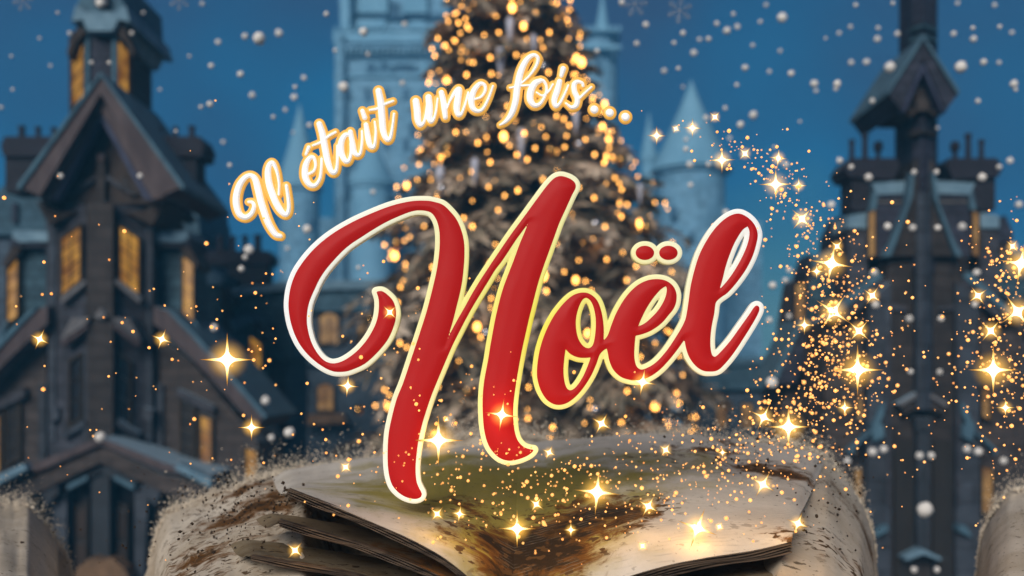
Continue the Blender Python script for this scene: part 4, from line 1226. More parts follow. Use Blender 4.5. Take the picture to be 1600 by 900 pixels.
# --- smaller houses between the gabled house and the tree
h1 = empty('chimney_house', (P(375, 900, 40).x, 40, GZ), 'blue slate house with a broad four-pot chimney beside the dark gabled house', 'house')
Yh = 40.0
chimney(h1, Yh, (356, 404, 418, 456), (320, 392, 425, 413), [(339, 366, 394, 11), (359, 366, 394, 10), (378, 365, 394, 10), (398, 364, 394, 13)], dy=1.5)
poly('wall', [(300, 470), (448, 470), (448, 905), (300, 905)], M['wall_blue'], Yh, 4, h1, 0.6)
poly('roof', [(300, 448), (352, 446), (450, 446), (456, 560), (300, 560)], M['slate'], Yh, 4, h1, 0.0)
poly('snow_ridge', [(358, 450), (452, 442), (454, 452), (360, 462)], M['snow_roof'], Yh, 3.5, h1, -0.3)
poly('dormer', [(300, 428), (352, 428), (344, 540), (306, 540)], M['slate'], Yh, 2.0, h1, -0.5)
poly('snow_cap', [(304, 412), (348, 430), (346, 444), (304, 446)], M['snow_roof'], Yh, 2.0, h1, -0.7)
poly('dormer_hood', [(344, 452), (352, 448), (366, 472), (364, 480), (346, 478)], M['timber'], Yh, 1.2, h1, -0.8)
poly('dormer_side', [(341, 478), (361, 478), (360, 560), (341, 560)], M['wall_dark'], Yh, 1.0, h1, -0.4)
poly('dormer', [(362, 514), (400, 512), (410, 540), (410, 612), (362, 612)], M['slate'], Yh, 1.5, h1, -0.8)
poly('snow_cap', [(358, 498), (394, 490), (402, 502), (362, 518)], M['snow_edge'], Yh, 1.5, h1, -1.0)
poly('dormer_hood', [(392, 504), (402, 502), (418, 530), (414, 536), (394, 520)], M['timber'], Yh, 1.2, h1, -1.1)
window([(391, 526), (408, 538), (408, 602), (391, 594)], Yh, h1, 'lit', 1, 4, dy=-0.95, fr=2.5)
poly('snow_ledge', [(340, 610), (430, 640), (430, 650), (340, 622)], M['snow_edge'], Yh, 1.0, h1, -0.6)

h2 = empty('terrace_house', (P(500, 900, 54).x, 54, GZ), 'long blue house with arched amber windows, seen through the curl of the N', 'house')
Yt = 54.0
poly('wall', [(420, 470), (640, 470), (640, 905), (420, 905)], M['far_house'], Yt, 5, h2, 0.0)
poly('roof', [(418, 466), (436, 440), (620, 440), (642, 466), (642, 486), (418, 486)], M['slate_far'], Yt, 5.5, h2, -0.5)
poly('snow_ridge', [(430, 440), (622, 436), (640, 450), (420, 454)], M['snow_roof'], Yt, 5.0, h2, -0.8)
for (a, b, c, d, lit, ar) in ((436, 500, 452, 536, 'lit_soft', False), (500, 496, 528, 536, 'lit_soft', True), (497, 606, 520, 640, 'lit_soft', True), (440, 600, 464, 638, 'lit_soft', True), (560, 510, 580, 548, 'lit_soft', True),
                              (436, 704, 462, 736, 'lit_soft', False)):
    window([(a, b), (c, b), (c, d), (a, d)], Yt, h2, lit, 2, 2, dy=-0.15 if b != 600 else -0.7, fr=3, arch=ar)
poly('dormer', [(432, 590), (441, 576), (452, 571), (464, 576), (472, 590), (472, 645), (432, 645)], M['wall_blue'], Yt, 1.2, h2, -0.6)
poly('dormer_hood', [(428, 592), (438, 574), (452, 567), (466, 574), (476, 592), (470, 592), (462, 581), (452, 576), (442, 581), (434, 592)], M['snow_edge'], Yt, 1.4, h2, -0.9)
poly('cornice', [(418, 560), (642, 556), (642, 566), (418, 570)], M['snow_edge'], Yt, 0.8, h2, -0.5)
poly('awning', [(480, 648), (536, 646), (542, 662), (474, 664)], M['step'], Yt, 1.2, h2, -1.0)

h3 = empty('low_house', (P(1190, 900, 50).x, 50, GZ), 'low blue-grey house with a snowy roof, right of the christmas tree', 'house')
Yl = 50.0
poly('wall', [(1090, 600), (1250, 600), (1250, 880), (1090, 880)], M['far_house'], Yl, 5, h3)
poly('roof', [(1100, 566), (1240, 560), (1262, 606), (1080, 610)], M['slate_far'], Yl, 5, h3, -0.4)
poly('snow_ridge', [(1100, 562), (1242, 556), (1248, 566), (1098, 574)], M['snow_edge'], Yl, 4.5, h3, -0.6)
for a in (1120, 1160, 1200):
    window([(a, 632), (a+14, 632), (a+14, 668), (a, 668)], Yl, h3, 'lit_soft', 2, 2, dy=-0.1, fr=3)
poly('chimney', [(1118, 540), (1136, 540), (1136, 575), (1118, 575)], M['chimney'], Yl, 1, h3, 1.0)

# --- pale castle far behind the tree
YC_ = 115.0
cs = empty('castle', (P(800, 700, YC_).x, YC_, GZ), 'pale blue fairy-tale castle with battlements and conical spires far behind the tree', 'castle')
def cpoly(n, pts, mt, th, dy=0.0, par=None): return poly(n, pts, mt, YC_, th, par or cs, dy)
def ctower(n, cx, r, top, bot, dy, mt, roof=None, roof_h=0, over=1.18, par=None):
    k = YC_/F; Yc = YC_+dy
    zt = ZC+(HY-top)*k; zb = ZC+(HY-bot)*k
    c = Vector(((cx-800)*k, Yc, 0))
    mb = MB(); mb.lathe(c, [(r*k*1.04, zb), (r*k, zb+(zt-zb)*0.1), (r*k, zt-8*k), (r*k*1.12, zt-5*k), (r*k*1.12, zt)], 20)
    t = mb.build(n, mt, par or cs)
    if roof:
        mb = MB(); mb.lathe(c, [(r*k*over, zt+0.02), (r*k*over*0.62, zt+roof_h*k*0.36), (r*k*over*0.3, zt+roof_h*k*0.68), (0.02, zt+roof_h*k)], 20)
        mb.build('spire', roof, t)
    return t
def crenel(x0, x1, y, n, h, th, dy, par):
    st_ = (x1-x0)/(2*n-1)
    up = []
    for i in range(n):
        a = x0+2*i*st_
        up += [(a, y), (a, y-h), (a+st_, y-h), (a+st_, y)]
    poly('battlement', up+[(x1, y+1.5), (x0, y+1.5)], M['castle_pale'], YC_, th, par, dy)
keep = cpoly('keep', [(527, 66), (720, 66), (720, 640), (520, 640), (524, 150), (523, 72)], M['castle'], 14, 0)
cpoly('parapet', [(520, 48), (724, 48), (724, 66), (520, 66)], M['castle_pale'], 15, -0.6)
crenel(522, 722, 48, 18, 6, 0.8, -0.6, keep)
cpoly('string_course', [(522, 68), (722, 68), (722, 80), (522, 80)], M['castle_dark'], 0.8, -0.4)
cb_ = []
for i in range(24):
    a = 526+i*8.2
    cb_ += [(a, 74), (a, 84), (a+4, 84), (a+4, 74)]
cpoly('corbels', [(722, 70), (526, 70)]+cb_, M['castle'], 0.7, -0.9, keep)
cpoly('string_course', [(522, 84), (722, 84), (722, 88), (522, 88)], M['castle_pale'], 0.5, -0.3)
cpoly('string_course', [(521, 116), (722, 116), (722, 120), (521, 120)], M['castle_pale'], 0.5, -0.3)
for (a, b, c, d) in ((530, 95, 538, 107), (574, 98, 586, 112), (595, 96, 606, 110), (612, 100, 650, 110), (560, 180, 570, 200), (640, 190, 652, 212), (545, 240, 556, 262)):
    w = cpoly('window', [(a, d), (a, b+3), ((a+c)/2, b), (c, b+3), (c, d)], M['castle_dark'], 0.3, -0.2, keep)
    cpoly('frame', [(a-2.5, d+2), (a-2.5, b+2), ((a+c)/2, b-3), (c+2.5, b+2), (c+2.5, d+2), (c+1, d+2), (c+1, b+3), ((a+c)/2, b-1), (a-1, b+3), (a-1, d+2)], M['castle_pale'], 0.4, -0.35, w)
for yy_ in (136, 214, 292, 360):
    for xx_ in range(540, 690, 30):
        if yy_ == 136 or (xx_, yy_) != (540, 214):
            w = cpoly('window', [(xx_, yy_+20), (xx_, yy_+4), (xx_+4, yy_), (xx_+8, yy_+4), (xx_+8, yy_+20)], M['castle_dark'], 0.3, -0.2, keep)
for cx_, cy_ in ((1050, 320), (1078, 360), (1052, 420), (480, 340), (474, 400), (588, 350), (930, 170), (944, 230), (928, 300)):
    cpoly('window', [(cx_, cy_+18), (cx_, cy_+3), (cx_+3.5, cy_), (cx_+7, cy_+3), (cx_+7, cy_+18)], M['castle_dark'], 1.2, -8.9 if cx_ > 1000 else (-8.6 if cx_ < 700 else -0.6))
cpoly('buttress', [(659, 94), (666, 94), (666, 118), (659, 118)], M['castle_pale'], 0.5, -0.6)
cpoly('upper_keep', [(528, -60), (700, -60), (700, 48), (532, 48)], M['castle'], 9, 3)
cpoly('roof', [(562, -50), (604, -50), (606, 20), (556, 20)], M['castle_roof'], 2, 2)
cpoly('roof', [(634, -50), (664, -50), (668, 20), (630, 20)], M['castle_roof'], 2, 2)
cpoly('string_course', [(540, 22), (690, 22), (690, 28), (540, 28)], M['castle_dark'], 0.6, 2.4)
cpoly('gallery', [(556, 30), (602, 30), (602, 42), (556, 42)], M['castle_pale'], 0.6, 1.8)
cpoly('gallery', [(641, 32), (664, 32), (664, 44), (641, 44)], M['castle_pale'], 0.6, 1.8)
cpoly('window', [(611, 4), (623, 4), (623, 30), (611, 30)], M['castle_dark'], 0.4, 2.7)
ctower('turret', 539, 9, -70, 66, 1.0, M['castle_pale'])
ctower('turret', 533, 9, 60, 640, -0.5, M['castle'])
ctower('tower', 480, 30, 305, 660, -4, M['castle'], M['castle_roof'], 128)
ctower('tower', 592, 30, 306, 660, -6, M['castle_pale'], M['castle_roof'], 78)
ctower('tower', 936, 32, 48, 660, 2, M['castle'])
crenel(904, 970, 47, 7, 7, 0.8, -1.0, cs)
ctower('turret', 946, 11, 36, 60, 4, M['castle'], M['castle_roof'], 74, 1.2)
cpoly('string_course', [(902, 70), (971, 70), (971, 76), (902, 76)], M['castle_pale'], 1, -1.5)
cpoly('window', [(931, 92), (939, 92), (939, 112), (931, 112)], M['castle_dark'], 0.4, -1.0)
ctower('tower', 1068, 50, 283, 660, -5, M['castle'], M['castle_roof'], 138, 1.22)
ctower('turret', 1014, 12, 250, 660, 0, M['castle_pale'], M['castle_roof'], 76, 1.25)
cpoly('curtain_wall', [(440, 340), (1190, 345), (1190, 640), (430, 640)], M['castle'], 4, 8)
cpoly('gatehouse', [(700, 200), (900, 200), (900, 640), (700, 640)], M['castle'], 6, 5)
cpoly('roof', [(1090, 316), (1116, 300), (1142, 340), (1086, 345)], M['castle_roof'], 3, -7)

# ------------------------------------------------------------------ falling snow
RS = random.Random(5)
def flake_mesh():
    bm = bmesh.new()
    bmesh.ops.create_icosphere(bm, subdivisions=2, radius=1.0)
    for v in bm.verts:
        v.co *= 1+0.10*math.sin(v.co.x*5+1)*math.cos(v.co.y*4)+0.06*math.sin(v.co.z*9)
    me = bpy.data.meshes.new('snowflake'); bm.to_mesh(me); bm.free()
    me.polygons.foreach_set('use_smooth', [True]*len(me.polygons))
    return me
M['flake'] = mat('fresh_snow', (0.86, 0.80, 0.74), rough=0.9, col2=(0.78, 0.72, 0.66), scale=2)
_nt = M['flake'].node_tree; _b = _nt.nodes['Principled BSDF']; _o = [n for n in _nt.nodes if n.type == 'OUTPUT_MATERIAL'][0]
_t = _nt.nodes.new('ShaderNodeBsdfTranslucent'); _t.inputs[0].default_value = (0.9, 0.84, 0.78, 1)
_m = _nt.nodes.new('ShaderNodeMixShader'); _m.inputs[0].default_value = 0.15
_nt.links.new(_b.outputs[0], _m.inputs[1]); _nt.links.new(_t.outputs[0], _m.inputs[2]); _nt.links.new(_m.outputs[0], _o.inputs[0])
FM = flake_mesh(); FM.materials.append(M['flake'])
FLAKES = [(157,5,8),(109,52,4),(206,52,4),(143,98,4),(171,98,4),(341,66,5),(383,57,6),(405,60,12),(330,103,5),(376,116,6),(394,149,6),(314,167,4),(328,163,6),(316,6,4),(2,168,4),(79,103,3),(18,88,3),(90,20,3),(224,20,3),(296,88,3),(436,52,7),(510,22,5),(568,50,8),(537,136,10),(629,130,5),(632,38,5),(475,122,5),(461,136,4),(460,152,6),(446,172,4),(427,183,4),(458,207,3),(484,196,5),(524,79,4),(349,222,4),(359,258,4),(480,358,8),(449,388,4),(389,390,9),(383,402,5),(377,420,6),(335,512,7),(95,275,5),(219,275,5),(415,626,8),(452,676,10),(424,684,6),(157,683,10),(583,300,5),(560,418,4),
 (972,4,6),(1009,39,6),(995,68,5),(933,80,5),(1067,52,5),(1053,67,4),(1120,37,5),(1136,48,7),(1152,42,5),(1107,61,5),(1093,62,4),(1084,83,6),(1188,34,4),(1146,22,4),(1197,8,4),(1176,71,4),(1164,106,6),(1151,133,4),(1133,169,4),(1060,107,4),(1038,111,5),(1067,136,3),(1222,28,9),(1219,80,4),(1236,115,6),(1202,112,4),(1272,131,7),(1308,131,7),(1275,142,4),(1306,139,4),(1337,8,4),(1329,42,4),(1311,52,4),(1372,44,4),(1371,61,6),(1402,53,5),(1330,98,5),(1354,97,6),(1391,105,10),(1501,105,11),(1363,158,5),(1395,5,4),(1496,5,4),(1490,53,5),(1520,44,4),(1521,61,6),(1537,97,6),(1561,98,4),(1554,8,4),(1562,42,4),(1581,51,4),(1584,131,7),(1587,140,4),(1528,158,5),(1177,180,8),(1157,195,7),(1103,184,5),(1140,216,4),(1072,218,4),(1072,233,5),(1078,257,6),(1107,257,5),(1079,289,5),(1228,258,6),(1312,251,6),(1330,261,5),(1357,277,7),(1428,269,5),(1463,269,5),(1535,277,8),(1561,261,5),(1578,251,6),(1299,320,7),(1592,320,7),(1387,354,7),(1426,356,6),(1465,356,6),(1504,354,7),(1366,426,7),(1526,426,7),(1368,476,7),(1523,476,6),(1421,498,6),(1470,498,6),(1233,422,5),(1227,438,5),(1207,446,7),(1233,494,5),(1202,500,6),(1206,598,11),(1423,581,5),(1468,581,5),(1363,706,8),(1381,702,7),(1437,712,7),(1455,712,7),(1529,706,8),(1511,702,7),(1445,796,15),(1428,890,6),(1464,890,6),(1324,720,7),(1568,720,7),(1134,332,6),(20,140,3),(62,60,3),(250,140,3),(275,205,3),(1250,190,3),(1210,230,3),(1290,60,3),(1465,200,3),(575,85,4),(605,160,4)]
for px, py, r in FLAKES:
    o = bpy.data.objects.new('snowflake', FM); COL.objects.link(o)
    Y = RS.uniform(13, 21)
    o.location = P(px, py, Y)
    s_ = (r*0.84)*Y/F
    o.scale = (s_, s_, s_*RS.uniform(0.9, 1.05)); o.rotation_euler = (RS.random()*6, RS.random()*6, 0)
    tag(o, 'small round pale snowflake drifting out of focus through the night air', 'snowflake', 'round snowflakes falling over the village')

def crystal(px, py, r, label, rot):
    Y = 10.0; c = P(px, py, Y); rr = 0.88*r*Y/F
    mb = MB()
    for k in range(6):
        a = rot+k*math.pi/3
        d = Vector((math.cos(a), 0, math.sin(a)))
        mb.tube([c, c+d*rr], [rr*0.05, rr*0.035], 5)
        for t, l in ((0.38, 0.30), (0.62, 0.30), (0.82, 0.2)):
            for sg in (-1, 1):
                b = a+sg*math.pi/3.2
                e = Vector((math.cos(b), 0, math.sin(b)))
                mb.tube([c+d*rr*t, c+d*rr*t+e*rr*l], [rr*0.035, rr*0.03], 5)
    mb.lathe(c-Vector((0, 0, rr*0.05)), [(rr*0.08, 0), (rr*0.1, rr*0.05), (rr*0.08, rr*0.1)], 6)
    o = mb.build('snow_crystal', M['crystal'], None, loc=c)
    tag(o, label, 'snowflake')
M['crystal'] = mat('faint_ice', (0.16, 0.21, 0.29), rough=0.4, col2=(0.12, 0.17, 0.25))
crystal(36, 1, 20, 'faint six-armed snow crystal in the top left corner of the sky', 0.2)
crystal(280, 0, 20, 'faint six-armed snow crystal at the top, right of the lantern turret', 0.5)
crystal(992, 6, 24, 'faint six-armed snow crystal beside the tree tip, left of its twin', 0.1)
crystal(1062, 16, 24, 'faint six-armed snow crystal over the bare sky, right of its twin', 0.4)

# ------------------------------------------------------------------ gold sparkles
def mat_star():
    m = bpy.data.materials.new('sparkle_glow'); m.use_nodes = True
    nt = m.node_tree; nt.nodes.clear(); L = nt.links.new
    o = nt.nodes.new('ShaderNodeOutputMaterial'); e = nt.nodes.new('ShaderNodeEmission')
    tc = nt.nodes.new('ShaderNodeTexCoord'); ln = nt.nodes.new('ShaderNodeVectorMath'); ln.operation = 'LENGTH'
    L(tc.outputs['Object'], ln.inputs[0])
    rp = nt.nodes.new('ShaderNodeValToRGB'); el = rp.color_ramp.elements
    el[0].position = 0.0; el[0].color = (1.0, 0.95, 0.80, 1); el[1].position = 1.0; el[1].color = (0.70, 0.27, 0.03, 1)
    for p_, c_ in ((0.26, (1, 0.88, 0.55, 1)), (0.55, (1, 0.66, 0.20, 1)), (0.75, (0.9, 0.42, 0.06, 1))):
        q = el.new(p_); q.color = c_
    L(ln.outputs['Value'], rp.inputs[0]); L(rp.outputs[0], e.inputs[0])
    mr = nt.nodes.new('ShaderNodeMapRange'); mr.inputs[1].default_value = 0.1; mr.inputs[2].default_value = 0.8; mr.inputs[3].default_value = 2.6; mr.inputs[4].default_value = 0.75
    L(ln.outputs['Value'], mr.inputs[0]); L(mr.outputs[0], e.inputs[1])
    L(e.outputs[0], o.inputs[0])
    m.cycles.emission_sampling = 'NONE'
    return m
def mat_halo():
    m = bpy.data.materials.new('sparkle_halo'); m.use_nodes = True
    nt = m.node_tree; nt.nodes.clear(); L = nt.links.new
    o = nt.nodes.new('ShaderNodeOutputMaterial'); e = nt.nodes.new('ShaderNodeEmission')
    tc = nt.nodes.new('ShaderNodeTexCoord'); ln = nt.nodes.new('ShaderNodeVectorMath'); ln.operation = 'LENGTH'
    L(tc.outputs['Object'], ln.inputs[0])
    mr = nt.nodes.new('ShaderNodeMapRange'); mr.inputs[1].default_value = 1.0; mr.inputs[2].default_value = 0.0; mr.inputs[3].default_value = 0; mr.inputs[4].default_value = 1
    L(ln.outputs['Value'], mr.inputs[0])
    pw = nt.nodes.new('ShaderNodeMath'); pw.operation = 'POWER'; pw.inputs[1].default_value = 2.2; L(mr.outputs[0], pw.inputs[0])
    oi = nt.nodes.new('ShaderNodeObjectInfo'); sp = nt.nodes.new('ShaderNodeSeparateColor'); L(oi.outputs['Color'], sp.inputs[0])
    ml = nt.nodes.new('ShaderNodeMath'); ml.operation = 'MULTIPLY'; L(pw.outputs[0], ml.inputs[0]); L(sp.outputs[0], ml.inputs[1])
    e.inputs[0].default_value = (1.0, 0.52, 0.075, 1)
    L(ml.outputs[0], e.inputs[1]); L(e.outputs[0], o.inputs['Volume'])
    try: m.cycles.emission_sampling = 'NONE'
    except Exception: pass
    m.cycles.volume_step_rate = 0.5
    return m
M['star'] = mat_star(); M['halo'] = mat_halo()
def star_mesh():
    n = 32; vs = []; fs = []
    rim = []
    for k in range(n):
        a = 2*math.pi*k/n
        c_, s_ = abs(math.cos(a)), abs(math.sin(a))
        r = max(0.11, 1.0/((c_**0.36+s_**0.36)**(1/0.36)))
        arm = 1.0 if k % 16 else 1.0
        rim.append(Vector((r*math.cos(a), 0, r*math.sin(a))))
    vs += rim; 
    ring = [Vector((p.x*0.45, -0.085*(0.5+0.5*min(1, 0.3/p.length)), p.z*0.45)) for p in rim]
    ringb = [Vector((p.x, -p.y, p.z)) for p in ring]
    vs += ring+ringb+[Vector((0, -0.15, 0)), Vector((0, 0.15, 0))]
    for k in range(n):
        k2 = (k+1) % n
        fs += [(k, k2, n+k2, n+k), (n+k, n+k2, 3*n), (k2, k, 2*n+k, 2*n+k2), (2*n+k2, 2*n+k, 3*n+1)]
    me = bpy.data.meshes.new('sparkle_star'); me.from_pydata([tuple(v) for v in vs], [], fs)
    me.materials.append(M['star']); me.update(); return me
def halo_mesh():
    bm = bmesh.new(); bmesh.ops.create_icosphere(bm, subdivisions=2, radius=1.0)
    me = bpy.data.meshes.new('halo'); bm.to_mesh(me); bm.free(); me.materials.append(M['halo']); return me
SM, HM = star_mesh(), halo_mesh()
# x, y, arm length, tilt, distance, where it hangs
STARS = [
 (355,562,48,0,5.6,'large gold four-pointed sparkle before the lower roof of the gabled house'),
 (62,530,20,25,5.9,'gold sparkle on the far left, over the left lower roof'),
 (253,530,20,20,5.9,'gold sparkle at the right corner of the gabled house wall'),
 (393,668,24,0,5.7,'gold sparkle above the left bank, near the end of the long roof'),
 (461,860,19,40,4.9,'gold sparkle over the stained leaves at the lower left of the book'),
 (609,488,17,45,5.38,'white-hot sparkle on the curled tip of the N'),
 (543,603,21,5,5.6,'gold sparkle just under the curl of the N'),
 (685,688,46,0,5.45,'biggest white-hot sparkle, between the two legs of the N'),
 (784,648,30,8,5.36,'white-hot sparkle on the right leg of the N'),
 (540,730,15,40,5.8,'small gold sparkle over the back of the left page'),
 (697,655,9,30,5.6,'tiny gold sparkle above the biggest one between the legs of the N'),
 (683,803,17,40,5.1,'left one of two small sparkles low over the left page'),
 (718,803,17,8,5.1,'right one of two small sparkles low over the left page'),
 (933,769,42,5,5.2,'large white-hot sparkle over the middle of the right page'),
 (808,826,34,0,5.05,'tall gold sparkle above the dark blot in the gutter'),
 (838,788,17,35,5.15,'gold sparkle just right of the foot of the N'),
 (892,828,15,0,5.05,'thin upright sparkle over the brown blot on the right page'),
 (1013,791,22,30,5.1,'gold sparkle in the brown spot mid right page'),
 (1090,825,38,20,5.0,'large tilted sparkle near the front edge of the right page'),
 (940,662,22,30,5.5,'gold sparkle hovering below the letter o'),
 (858,707,15,25,5.4,'small gold sparkle beside the foot of the right N leg'),
 (1040,703,16,35,5.4,'small gold sparkle at the back of the right page'),
 (1004,597,26,10,5.38,'gold sparkle burning on the lower rim of the e'),
 (1192,757,26,30,5.1,'gold sparkle in the brown splash near the right page corner'),
 (1193,652,26,25,5.5,'gold sparkle left of the great one over the page corner'),
 (1232,667,40,0,5.4,'great white-hot sparkle over the back right corner of the book'),
 (1247,818,22,20,4.95,'gold sparkle above the front right corner of the page'),
 (1004,853,13,40,4.95,'small sparkle over the near edge of the right page'),
 (1124,823,12,30,4.98,'tiny sparkle right of the large tilted one on the right page'),
 (1129,707,11,0,5.3,'tiny sparkle over the brown splash at the back of the page'),
 (1340,578,46,0,5.7,'largest sparkle of the swarm left of the gate tower'),
 (1299,412,38,10,5.8,'large sparkle on the roof of the left spired house'),
 (1302,487,36,35,5.7,'large tilted sparkle in the middle of the swarm left of the gate tower'),
 (1257,508,18,0,5.8,'gold sparkle at the left rim of the swarm'),
 (1342,517,25,42,5.6,'crossed sparkle right of the middle of the swarm'),
 (1363,462,20,35,5.7,'gold sparkle by the shoulder of the gate tower, left side'),
 (1276,424,15,0,5.8,'small sparkle left of the large one on the roof'),
 (1308,385,16,40,5.8,'small sparkle above the large one on the roof'),
 (1253,342,25,42,5.9,'crossed sparkle where the gold trail thickens'),
 (1212,288,30,0,5.9,'bright sparkle in the middle of the gold trail'),
 (1248,290,16,0,5.9,'slim sparkle at the right of the bright one in the trail'),
 (1128,250,24,0,6.0,'gold sparkle on the trail below the pale spire'),
 (1164,240,16,42,6.0,'small crossed sparkle on the trail, right of the pale spire'),
 (1216,247,18,5,6.0,'upright sparkle at the upper edge of the trail'),
 (1082,200,18,0,6.0,'upright sparkle in front of the pale spire'),
 (1056,201,11,30,6.0,'tiny sparkle at the left edge of the pale spire'),
 (1117,183,14,42,6.0,'small crossed sparkle highest on the trail'),
 (1026,212,18,0,6.0,'first sparkle of the trail, right of the three dots'),
 (1320,637,18,0,5.6,'gold sparkle at the bottom of the swarm'),
 (1552,578,46,0,5.7,'largest sparkle at the right edge of the photo, beyond the gate tower'),
 (1595,412,38,10,5.8,'large sparkle cut by the right edge, on the far roof'),
 (1590,487,36,-35,5.7,'large tilted sparkle by the right edge, under the far roof'),
 (1548,517,25,42,5.6,'crossed sparkle right of the gate tower'),
 (1528,462,20,-35,5.7,'gold sparkle by the shoulder of the gate tower, right side'),
 (1582,385,16,40,5.8,'small sparkle near the far spire at the right edge'),
 (1571,637,18,0,5.6,'gold sparkle low at the right edge, below the largest there'),
]
for px, py, r, tilt, Y, lab in STARS:
    c = P(px, py, Y); rr = 0.88*r*Y/F
    o = bpy.data.objects.new('sparkle', SM); COL.objects.link(o)
    o.location = c; o.scale = (rr, rr, rr); o.rotation_euler = (0, math.radians(tilt), RS.uniform(-.15, .15))
    tag(o, lab, 'sparkle', 'four-pointed gold sparkles')
    h = bpy.data.objects.new('halo', HM); COL.objects.link(h); h.parent = o
    h.scale = (0.9, 0.9, 0.9); h.color = (2.7/rr, 0, 0, 1)
    if r >= 17 and 430 < px < 1260 and py > 640:      # the bigger sparks over the book light its pages
        ld = bpy.data.lights.new('spark_light', 'POINT'); ld.energy = (0.040 if Y < 5.3 else 0.012)*r; ld.color = (1.0, 0.60, 0.20); ld.shadow_soft_size = 0.03
        lo = bpy.data.objects.new('spark_light', ld); COL.objects.link(lo); lo.location = c+Vector((0, 0.02, 0))

M['spark'] = mat_glow('gold_spark', (1.0, 0.46, 0.10), 1.8, (1.0, 0.32, 0.04), 30, sample=False)
CL = [(1130,225,45,20,34),(1185,255,35,20,40),(1225,300,26,26,55),(1265,340,35,35,80),(1290,400,34,38,110),(1310,490,42,48,230),(1300,570,48,45,280),(1255,640,58,36,200),(1200,690,70,36,150),(1100,735,90,42,190),(950,755,110,45,190),(830,770,90,50,130),
      (700,690,80,60,90),(650,640,60,80,45),(520,600,110,110,60),(350,560,55,110,35),(160,500,130,180,60),(1565,560,42,95,330),(1570,420,30,45,90),(1480,650,100,110,45),(1400,520,40,110,45),(785,640,26,60,24),(480,480,60,90,25),(1000,560,200,200,30)]
dust = []
for cx, cy, sx, sy, n in CL:
    for _ in range(n):
        px, py = RS.gauss(cx, sx), RS.gauss(cy, sy)
        if not (-20 < px < 1620 and 150 < py < 905): continue
        big = RS.random()
        r = 0.8+1.3*RS.random()**2 if big < 0.85 else RS.uniform(2.0, 3.6)
        Y = RS.uniform(4.6, 7.4) if py < 690 else RS.uniform(4.55, 5.2)
        if px < 1230 and px > 440 and py < 690: Y = RS.uniform(4.7, 7.0)
        dust.append((r, P(px, py, Y), r*Y/F))
dust.sort(key=lambda d: -d[0])
bm = bmesh.new(); bmesh.ops.create_icosphere(bm, subdivisions=1, radius=1.0)
dv = [v.co.copy() for v in bm.verts]; df = [tuple(v.index for v in f.verts) for f in bm.faces]; bm.free()
DM = bpy.data.meshes.new('gold_spark'); DM.from_pydata([tuple(v) for v in dv], [], df); DM.materials.append(M['spark'])
for r, c, s_ in dust[:290]:
    o = bpy.data.objects.new('gold_spark', DM); COL.objects.link(o)
    o.location = c; o.scale = (s_, s_, s_)
    tag(o, 'tiny round glowing gold spark floating in the air', 'spark', 'gold sparks')
mb = MB()
for r, c, s_ in dust[290:]:
    b = len(mb.v); mb.v += [c+v*s_ for v in dv]; mb.f += [tuple(i+b for i in f) for f in df]
tag(mb.build('gold_dust', M['spark']), 'finest gold dust glittering in a trail and over the book', 'dust', kind='stuff')

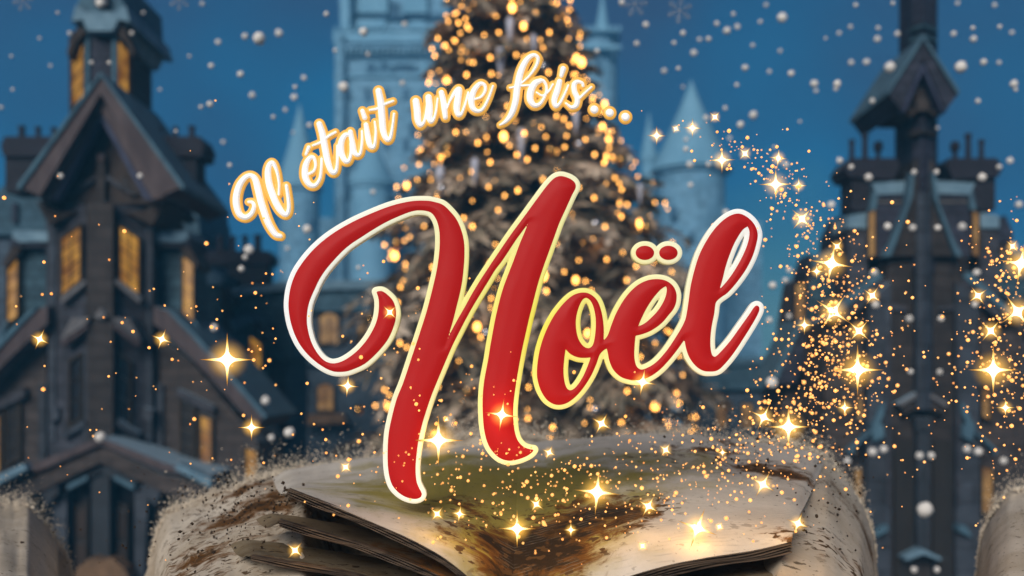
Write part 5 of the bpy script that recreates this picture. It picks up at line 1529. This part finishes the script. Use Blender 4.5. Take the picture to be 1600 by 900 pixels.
# ------------------------------------------------------------------ powder and dirt blown along the crest of the bank
M['powder'] = mat('powder', (0.62, 0.53, 0.42), rough=0.95, col2=(0.50, 0.42, 0.32), scale=3)
M['fleck'] = mat('dirt_fleck', (0.050, 0.028, 0.012), rough=0.9, col2=(0.022, 0.013, 0.007), scale=3)
bm = bmesh.new(); bmesh.ops.create_icosphere(bm, subdivisions=1, radius=1.0)
bm.free()
OV = [Vector(v) for v in ((1,0,0),(-1,0,0),(0,1,0),(0,-1,0),(0,0,1),(0,0,-1))]
OF = [(0,2,4),(2,1,4),(1,3,4),(3,0,4),(2,0,5),(1,2,5),(3,1,5),(0,3,5)]
def crest_pt(u, dpy, Y):
    return P(u, interp(u, CREST)+dpy, Y)
pw = MB(); fk = MB()
def chip(mb, c, s_, sq=1.0):
    rot = Matrix.Rotation(RS.random()*6, 3, 'Z') @ Matrix.Rotation(RS.random()*6, 3, 'X')
    k = [RS.uniform(0.5, 1.3) for _ in range(3)]
    b = len(mb.v)
    mb.v += [c+rot @ Vector((v.x*k[0], v.y*k[1], v.z*k[2]*sq))*s_ for v in OV]
    mb.f += [tuple(i+b for i in f) for f in OF]
n_ = 0
while n_ < 20000:
    u = RS.uniform(-20, 1620)
    if 120 < u < 232 or 1370 < u < 1522: continue
    Y = RS.uniform(8.2, 9.0)
    d = RS.expovariate(1/10.0)-6
    chip(pw, crest_pt(u, -d, Y), RS.choice((0.004, 0.005, 0.006, 0.008, 0.012))*(1.25 if d < 4 else 0.8)); n_ += 1
for cx, cy, sx, sy, n, Yf in ((390, 785, 45, 32, 520, 6.6), (440, 772, 25, 14, 160, 6.2), (300, 770, 60, 40, 160, 7.0), (1175, 720, 60, 40, 300, 6.6), (1280, 790, 45, 50, 260, 6.0), (1300, 720, 40, 30, 120, 7.5), (330, 850, 70, 35, 220, 5.6), (90, 830, 80, 40, 60, 6.8), (1140, 700, 30, 22, 160, 7.2)):
    for _ in range(int(n*0.36)):
        px, py = RS.gauss(cx, sx), RS.gauss(cy+8, sy*0.8)
        Y = Yf+RS.uniform(-0.5, 0.5)
        chip(fk, P(px, py, Y), min(0.013, abs(RS.gauss(0, 1))*0.006+0.003))
tag(pw.build('snow_powder', M['powder']), 'pale powder blown up along the crest of the bank', 'powder', kind='stuff')
tag(fk.build('dirt_flecks', M['fleck']), 'dark flecks of dirt flying about the corners of the book', 'dirt', kind='stuff')

# ------------------------------------------------------------------ air
def haze(density, col):
    m = bpy.data.materials.new('night_haze'); m.use_nodes = True
    nt = m.node_tree; nt.nodes.clear()
    o = nt.nodes.new('ShaderNodeOutputMaterial'); v = nt.nodes.new('ShaderNodeVolumePrincipled')
    v.inputs['Color'].default_value = (*col, 1); v.inputs['Density'].default_value = density
    nt.links.new(v.outputs[0], o.inputs['Volume'])
    mb = MB(); mb.box((-260, -70, GZ-1.2), (260, 175, 60))
    h = mb.build('haze', m); tag(h, 'thin blue night haze over the village', kind='stuff')
haze(0.0021, (0.14, 0.58, 1.0))
